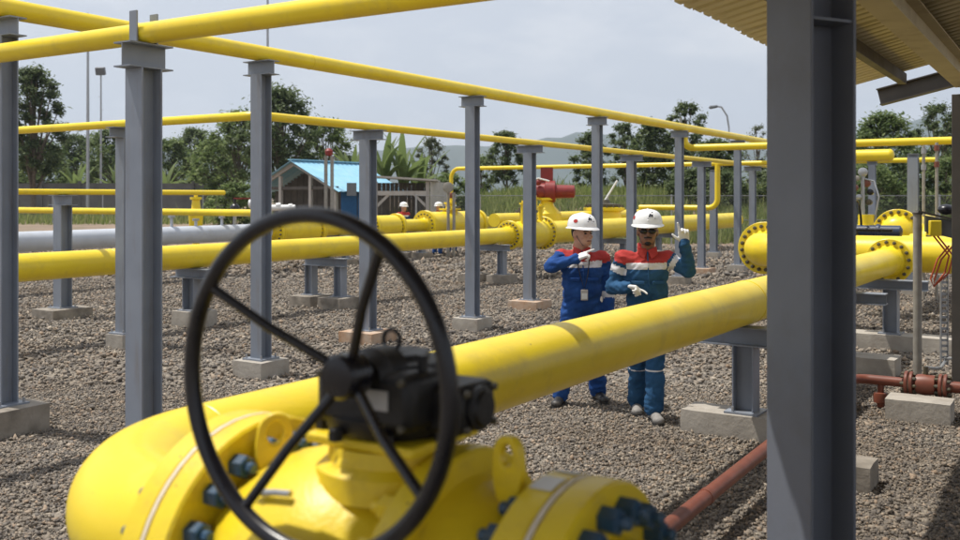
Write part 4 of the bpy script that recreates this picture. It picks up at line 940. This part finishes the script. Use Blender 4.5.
grass('dry_grass', 9000, -40, -8, 50, 66, .4, .03, 'patchy dry grass in front of the site wall')

# ================================================================ PEOPLE
dg = None
def remesh(mb, voxel, it=4, amp=0, fr=9):
    me = mb.mesh('tmp', 0); o = bpy.data.objects.new('tmp', me); col.objects.link(o)
    m = o.modifiers.new('r', 'REMESH'); m.mode = 'VOXEL'; m.voxel_size = voxel
    s = o.modifiers.new('s', 'SMOOTH'); s.factor = .5; s.iterations = it
    bpy.context.view_layer.update(); d = bpy.context.evaluated_depsgraph_get()
    out = bpy.data.meshes.new_from_object(o.evaluated_get(d)); bpy.data.objects.remove(o); bpy.data.meshes.remove(me)
    if amp:
        n = len(out.vertices); nn = [v.normal.copy() for v in out.vertices]
        for v, q in zip(out.vertices, nn):
            p = v.co; k = .55*noise.noise(Vector((p.x*fr*.6, p.y*fr*.6, p.z*fr)))+.5-abs(noise.noise(Vector((p.x*fr*.7+p.z*5, p.y*fr*.7, p.z*fr*1.5-p.x*6))))*1.9
            v.co = p+q*(amp*k)
    out.shade_smooth(); return out
def place(me, name, parent, mats):
    for m in mats: me.materials.append(M[m])
    o = bpy.data.objects.new(name, me); col.objects.link(o); o.parent = parent; return o
def seg_t(p, a, b):
    d = b-a; t = max(0, min(1, (p-a).dot(d)/d.length_squared)); return t, (p-(a+d*t)).length
def hand(J, wrist, d, palm, curl, thumb, left, parent, voxel=.006):
    d = Vector(d).normalized(); palm = Vector(palm); palm = (palm-d*palm.dot(d)).normalized(); side = d.cross(palm)*(-1 if left else 1)   # side points to the thumb
    mb = MB(); w_ = Vector(wrist)
    mb.capsule(w_-d*.015, w_+d*.01, .029, .028)
    for k in range(4):
        off = side*(.030-.020*k); mb.capsule(w_+d*.01+off*.75, w_+d*.082+off, .0155, .0135)
        p = w_+d*.085+off; L_ = [.075, .082, .076, .06][k]; c = curl[k]; ang = 0
        for j, fr in enumerate((.44, .31, .25)):
            ang += c*[1.25, 1.5, 1.0][j]; dr = d*math.cos(ang)+palm*math.sin(ang)+side*(.06*(1.5-k))*(1-c)
            q = p+dr.normalized()*L_*fr; mb.capsule(p, q, .0108-.0008*j, .0100-.0008*j, 10); p = q
    tb = w_+d*.025+side*.028; t1 = tb+(side*.75+d*.55+palm*.25).normalized()*.042; t2 = t1+(side*(.6-thumb)+d*.8+palm*thumb).normalized()*.034
    mb.capsule(tb, t1, .0145, .012, 10); mb.capsule(t1, t2, .0118, .0095, 10)
    mb.v = [w_+(p-w_)*1.08 for p in mb.v]
    return place(remesh(mb, voxel, 2), 'glove', parent, ['glove'])
def person(label, loc, yaw, J, head_yaw, cloth_m, skin, hands, lowres=False, extras=(), shoe='boot', scale=1.0, nod=0, group=None, bands=()):
    t_ = thing('person', label, 'person', loc, yaw, group); t_.scale = (scale,)*3
    J = {k: Vector(v) for k, v in J.items()}; vx = .024 if lowres else .013
    # body: one continuous figure under the clothes, head with features
    b = MB(); HR_ = Matrix.Rotation(head_yaw, 3, 'Z') @ Matrix.Rotation(nod, 3, 'X'); hc = J['head']
    HS_ = 1.02
    def hp(x, y, z): return hc+HR_ @ (Vector((x, y, z))*HS_)
    def hb(r): return tuple(k*HS_ for k in r)
    b.ball(hp(0, .01, .02), hb((.081, .095, .105)), 20, 14, HR_); b.ball(hp(0, -.028, -.055), hb((.063, .064, .062)), 16, 10, HR_); b.ball(hp(0, -.055, -.088), hb((.03, .026, .022)), 12, 8, HR_)
    b.capsule(hp(0, -.088, .012), hp(0, -.105, -.022), .010, .015, 10); b.ball(hp(0, -.078, .036), hb((.055, .018, .012)), 12, 8, HR_)
    for s in (-1, 1):
        b.ball(hp(s*.079, .012, -.005), hb((.012, .022, .034)), 10, 8, HR_); b.ball(hp(s*.042, -.062, -.022), hb((.022, .022, .022)), 10, 8, HR_)
    b.ball(hp(0, -.083, -.058), hb((.027, .016, .012)), 10, 8, HR_)
    b.capsule(J['neck']-ZZ*.03, hp(0, .015, -.07), .070, .066)
    b.ball((J['chest']+J['pelvis'])/2, (.11, .075, .28)); 
    b.ball(J['chest'], (.15, .09, .14))
    for s in 'LR':
        b.capsule(J['chest']+ZZ*.06, J['sh'+s], .06, .045); b.capsule(J['sh'+s], J['el'+s], .042, .034); b.capsule(J['el'+s], J['wr'+s], .034, .024)
        b.capsule(J['pelvis'], J['hip'+s], .09, .075); b.capsule(J['hip'+s], J['kn'+s], .07, .046); b.capsule(J['kn'+s], J['an'+s], .045, .035)
    body = place(remesh(b, .009 if not lowres else .02, 3), 'body', t_, [skin])
    # coverall
    c = MB()
    c.ball(J['chest'], (.195, .132, .175)); c.ball(J['chest']+Vector((0, .0, .09)), (.165, .095, .085)); c.ball((J['chest']*.45+J['pelvis']*.55), (.182, .138, .24)); c.ball(J['pelvis'], (.172, .125, .13))
    c.capsule(J['neck']-ZZ*.05, J['neck']+ZZ*.012, .082, .070)
    segs = []
    for s in 'LR':
        sg = 1 if s == 'L' else -1
        c.capsule(J['chest']+Vector((sg*.07, 0, .09)), J['sh'+s], .075, .074); c.capsule(J['sh'+s], J['el'+s], .073, .060); c.capsule(J['el'+s], J['wr'+s], .060, .047)
        c.capsule(J['hip'+s], J['kn'+s], .100, .078); c.capsule(J['kn'+s], J['an'+s]+ZZ*.02, .078, .080)
        segs += [('ua'+s, J['sh'+s], J['el'+s], .073), ('fa'+s, J['el'+s], J['wr'+s], .055), ('th', J['hip'+s], J['kn'+s], .1), ('sn', J['kn'+s], J['an'+s], .08)]
    segs.append(('to', J['pelvis']-ZZ*.02, J['chest']+ZZ*.04, .165)); segs.append(('to', J['chest']+Vector((-.1, 0, .1)), J['chest']+Vector((.1, 0, .1)), .10))
    me = remesh(c, vx, 2 if not lowres else 2, .013 if not lowres else 0, 13)
    bz = J['chest'].z
    for p in me.polygons:
        cc = p.center; best = None
        for nm, a, b_, r in segs:
            tt, dd = seg_t(cc, a, b_); sc__ = dd-r
            if best is None or sc__ < best[0]: best = (sc__, nm, tt)
        nm, tt = best[1], best[2]; mi = 0
        if nm == 'to':
            mi = 1 if cc.z > bz+.088 else (2 if cc.z > bz+.03 else 0)
        elif nm[:2] == 'ua': mi = 1 if tt < .10 else (2 if .22 < tt < .44 and nm in bands else 0)
        elif nm[:2] == 'fa': mi = 2 if .22 < tt < .46 and nm in bands else 0
        elif nm == 'sn': mi = 2 if .02 < tt < .16 else 0
        p.material_index = mi
    cv = place(me, 'coverall', t_, [cloth_m, 'redcloth', 'band'])
    if not lowres:
        cg = MB()
        for s in (-1, 1):
            cg.prism([(0, 0), (s*.075, .035), (s*.085, -.03), (s*.03, -.075)], J['neck']+Vector((0, -.082, -.02)), Vector((1, 0, 0)), Vector((0, .25, 1)).normalized(), Vector((0, -.012, 0)))
        cg.build('collar', 'redcloth', t_, local=True, bevel=.004)
        for s in (-1, 1):
            MB().box(J['chest']+Vector((s*.085, -.128, -.075)), (.11, .012, .028), Matrix.Rotation(s*.3, 3, 'Z')).build('pocket_flap', cloth_m, t_, local=True, bevel=.004)
        MB().path([J['neck']+Vector((0, -.086, -.03)), J['chest']+Vector((0, -.135, 0)), J['pelvis']+Vector((0, -.132, .05))], .006, 6).build('zip', cloth_m, t_, local=True)
    for s in 'LR':
        k = 1 if s == 'L' else -1
        d_, pm, cu, th__ = hands[s]
        if lowres: place(remesh(MB().capsule(J['wr'+s], J['wr'+s]+Vector(d_).normalized()*.13, .04, .03), .02, 2), 'glove', t_, ['glove'])
        else: hand(J, J['wr'+s], d_, pm, cu, th__, s == 'L', t_)
        an = J['an'+s]; fd = Vector(J['ft'+s]).normalized(); sd = Vector((-fd.y, fd.x, 0)); bt = MB()
        g0 = Vector((an.x, an.y, 0))
        bt.capsule(an+ZZ*.08, an-ZZ*.02, .056, .055); bt.ball(g0-fd*.03+ZZ*.05, (.046, .046, .046)); bt.capsule(g0+ZZ*.055, g0+fd*.13+ZZ*.045, .045, .042); bt.ball(g0+fd*.155+ZZ*.042, (.05, .05, .036))
        bo = place(remesh(bt, .009 if not lowres else .02, 3), 'boot', t_, [shoe])
        rot = Matrix((fd, sd, ZZ)).transposed(); so = MB()
        so.prism([(-.085, -.036), (-.06, -.045), (.06, -.044), (.14, -.05), (.19, -.035), (.205, 0), (.19, .035), (.14, .05), (.06, .044), (-.06, .045), (-.085, .036)], g0+ZZ*.0, fd, sd, ZZ*.024)
        so.build('sole', 'boot', bo, local=True)
    # hard hat
    hat = MB(); prof = [(.0, 1.0), (.03, .985), (.06, .93), (.09, .80), (.108, .62), (.118, .4), (.123, .2), (.124, .001)]
    e = (HR_ @ Vector((1, 0, 0)), HR_ @ Vector((0, 1, 0)), HR_ @ Vector((0, 0, 1)))
    hat.lathe(hp(0, .005, .064), e[2], [(z*1.02, r*.124) for z, r in prof], 28, sx=1, sy=1.2, e=e)
    ho = hat.build('hard_hat', 'hatshell', t_, local=True, smooth=60)
    br = MB(); vs = []; n = 32
    for ring, (r0, dz) in enumerate(((.110, .012), (.140, -.006), (.141, -.012), (.110, .002))):
        for k in range(n):
            a = 2*math.pi*k/n; fr = max(0, -math.sin(a)); ex_ = 1.2+(.20*fr if 0 < ring < 3 else 0)
            vs.append(hp(r0*.95*math.cos(a), .005+r0*.95*ex_*math.sin(a), .064+dz-(.016*fr if 0 < ring < 3 else 0)))
    br.add(vs, [(r*n+k, r*n+(k+1) % n, ((r+1) % 4)*n+(k+1) % n, ((r+1) % 4)*n+k) for r in range(4) for k in range(n)])
    br.build('brim', 'hatshell', ho, local=True, smooth=60)
    rd = MB(); rd.path([hp(0, .005+.121*1.2*math.cos(a)*.98, .064+.122*math.sin(a)-.002) for a in [math.pi*k/12 for k in range(1, 12)]], .010, 8); rd.build('ridge', 'hatshell', ho, local=True, smooth=60)
    if not lowres:
        def onhat(az, el, off=.002):
            h_ = .124*math.sin(el); r = next((a[1]+(b2[1]-a[1])*(h_-a[0])/(b2[0]-a[0]) for a, b2 in zip(prof, prof[1:]) if a[0] <= h_ <= b2[0]), .5)*.124+off
            return hp(0, .005, .064)+HR_ @ Vector((r*math.sin(az), -1.2*r*math.cos(az), h_*1.02+off))
        def decal(nm, pts, m_):
            mb = MB(); mb.add([onhat(a, e_) for a, e_ in pts], [tuple(range(len(pts)))]); mb.build(nm, m_, ho, local=True, smooth=0)
        az0 = extras[0] if extras else 0
        decal('emblem', [(az0-.05, .50), (az0+.10, .50), (az0+.18, .92), (az0+.06, .92)], 'black'); decal('emblem', [(az0-.24, .50), (az0-.10, .50), (az0+.0, .74), (az0-.12, .76)], 'black')
        decal('emblem', [(az0-.30, .36), (az0+.28, .36), (az0+.28, .42), (az0-.30, .42)], 'boxgrey')
        sA = -1.25; decal('badge', [(sA+.17*math.cos(k*math.pi/4), .45+.15*math.sin(k*math.pi/4)) for k in range(8)], 'redcloth')
        # hair round the back, face details
        hr = MB(); hr.ball(hp(0, .022, .026), hb((.081, .092, .10)), 20, 14, HR_)
        keep = []
        for f_ in hr.f:
            cc = sum((hr.v[i] for i in f_), Vector())/len(f_)-hc; lc = (HR_.transposed() @ cc)/HS_
            if lc.z > -.045 and (lc.y > .0 or lc.z > .06): keep.append(f_)
        hr.f = keep; hr.build('hair', 'hair', t_, local=True, smooth=60)
        for s in (-1, 1):
            MB().ball(hp(s*.031, -.081, .008), tuple(k*1.02 for k in (.014, .010, .007)), 10, 8, HR_).build('eye', 'glass', t_, local=True)
            MB().path([hp(s*.014, -.099, .026), hp(s*.032, -.096, .031), hp(s*.052, -.078, .025)], .0045, 6).build('eyebrow', 'hair', t_, local=True)
        MB().path([hp(-.024, -.094, -.058), hp(0, -.100, -.056), hp(.024, -.094, -.058)], .0055, 6).build('mouth', 'lip', t_, local=True)
        MB().path([hp(-.08, .01, .05), hp(-.074, -.02, -.03), hp(-.045, -.06, -.098), hp(.045, -.06, -.098), hp(.074, -.02, -.03), hp(.08, .01, .05)], .003, 6).build('chin_strap', 'darksteel', ho, local=True)
    return t_, hp, HR_

JR = dict(head=(.02, -.035, 1.577), neck=(.01, 0, 1.445), chest=(.01, 0, 1.235), pelvis=(.03, .02, .93),
          shR=(-.185, .0, 1.35), elR=(-.265, .05, 1.10), wrR=(-.165, -.16, 1.125), shL=(.195, -.01, 1.35), elL=(.355, -.08, 1.255), wrL=(.300, -.17, 1.49),
          hipR=(-.06, .03, .88), knR=(-.04, .08, .49), anR=(-.02, .27, .09), hipL=(.11, .01, .88), knL=(.08, -.06, .49), anL=(.07, -.06, .085), ftR=(-.15, -1, 0), ftL=(.05, -1, 0))
HRt = {'R': ((.75, -.6, -.02), (-.3, -.3, -.9), (.15, .75, .85, .9), .35), 'L': ((-.12, -.12, 1), (-.15, -1, -.1), (.03, .55, .7, .75), -.1)}
tR_, hp, HRm = person('worker in sunglasses and petrol blue coverall raising a white gloved hand', (1.405, 8.2, 0), 0, JR, R_(-8), 'teal', 'skin_dark', HRt, extras=(.25,), shoe='shoe', scale=1.017, bands=('uaR', 'uaL'))
gl_ = MB()
for s in (-1, 1): gl_.ball(hp(s*.034, -.094, .006), tuple(k*1.02 for k in (.031, .012, .020)), 14, 9, HRm)
gl_.box(hp(0, -.105, .012), (.02, .006, .006), HRm)
for s in (-1, 1): gl_.box(hp(s*.074, -.045, .012), (.006, .09, .008), HRm)
gl_.build('sunglasses', 'glass', tR_, local=True)
be = MB(); be.ball(hp(0, -.060, -.088), tuple(k*1.02 for k in (.031, .030, .024)), 12, 8, HRm); be.path([hp(-.030, -.094, -.045), hp(0, -.106, -.042), hp(.030, -.094, -.045)], .006, 6); be.build('beard', 'hair', tR_, local=True)

JL = dict(head=(.0, -.035, 1.553), neck=(-.01, 0, 1.43), chest=(0, 0, 1.225), pelvis=(0, .01, .93),
          shR=(-.185, .0, 1.345), elR=(-.295, -.13, 1.265), wrR=(-.075, -.245, 1.345), shL=(.185, .01, 1.33), elL=(.245, .05, 1.07), wrL=(.245, -.02, .84),
          hipR=(-.09, .01, .88), knR=(-.14, -.03, .49), anR=(-.195, .0, .085), hipL=(.09, .02, .88), knL=(.13, .06, .49), anL=(.165, .17, .09), ftR=(-.35, -1, 0), ftL=(.25, -1, 0))
HLt = {'R': ((1, -.12, .45), (.1, .35, -.8), (.05, .8, .9, .9), .3), 'L': ((0, -.1, -1), (-1, .1, 0), (.3, .35, .4, .4), .2)}
tL_, hp, HRm = person('worker in royal blue coverall with lanyard pointing across his chest', (.932, 8.78, 0), 0, JL, R_(34), 'royal', 'skin_light', HLt, extras=(-.1,), scale=1.006, bands=('faL',))
MB().path([Vector((-.075, -.05, 1.43)), Vector((-.06, -.12, 1.33)), Vector((-.03, -.155, 1.18)), Vector((.005, -.16, 1.06)), Vector((.035, -.15, 1.18)), Vector((.055, -.12, 1.33)), Vector((.06, -.05, 1.43))], .0045, 6).build('lanyard', 'black', tL_, local=True, smooth=70)
bd = MB().box((.005, -.165, 1.015), (.062, .006, .095)).build('identity_badge', 'beige', tL_, local=True, bevel=.003)
MB().box((.005, -.1695, 1.005), (.05, .002, .05)).build('badge_print', 'white', bd, local=True)

JS = dict(head=(.0, -.03, 1.55), neck=(0, 0, 1.42), chest=(0, 0, 1.22), pelvis=(0, .01, .93), shR=(-.185, 0, 1.34), elR=(-.24, .04, 1.08), wrR=(-.2, -.12, .88), shL=(.185, 0, 1.34), elL=(.24, .04, 1.08), wrL=(.2, -.12, .88),
          hipR=(-.09, .01, .88), knR=(-.10, -.02, .49), anR=(-.12, .0, .085), hipL=(.09, .01, .88), knL=(.10, .0, .49), anL=(.12, .06, .085), ftR=(-.2, -1, 0), ftL=(.2, -1, 0))
HS = {'R': ((0, -.4, -1), (1, 0, 0), (.3,)*4, .2), 'L': ((0, -.4, -1), (-1, 0, 0), (.3,)*4, .2)}
for x, y, yw, lb in ((-2.50, 31.3, .7, 'far worker in white hard hat standing alone, leftmost of three'), (-1.38, 31.6, -.9, 'far worker in white hard hat, middle of three, seen from behind'), (-.94, 32.4, .4, 'far worker in white hard hat, rightmost of three')):
    person(lb, (x, y, 0), yw+(math.pi if 'behind' in lb else 0), JS, 0, 'royal', 'skin_light', HS, lowres=True, group='far workers')

# ================================================================ HAZE
hz_ = MB().box((0, 1450, 170), (5600, 4100, 344)); hzo = hz_.build('haze', 'white', smooth=0); hzo.data.materials.clear()
hm = bpy.data.materials.new('haze air'); hm.use_nodes = True; hn = hm.node_tree; hn.nodes.clear()
ho_ = hn.nodes.new('ShaderNodeOutputMaterial'); pv = hn.nodes.new('ShaderNodeVolumePrincipled'); pv.inputs['Color'].default_value = (.74, .85, 1, 1); pv.inputs['Density'].default_value = .00024; pv.inputs['Anisotropy'].default_value = .2
hn.links.new(pv.outputs[0], ho_.inputs['Volume']); hzo.data.materials.append(hm); tag(hzo, 'thin bright haze between the yard and the hills', 'haze', kind='stuff')
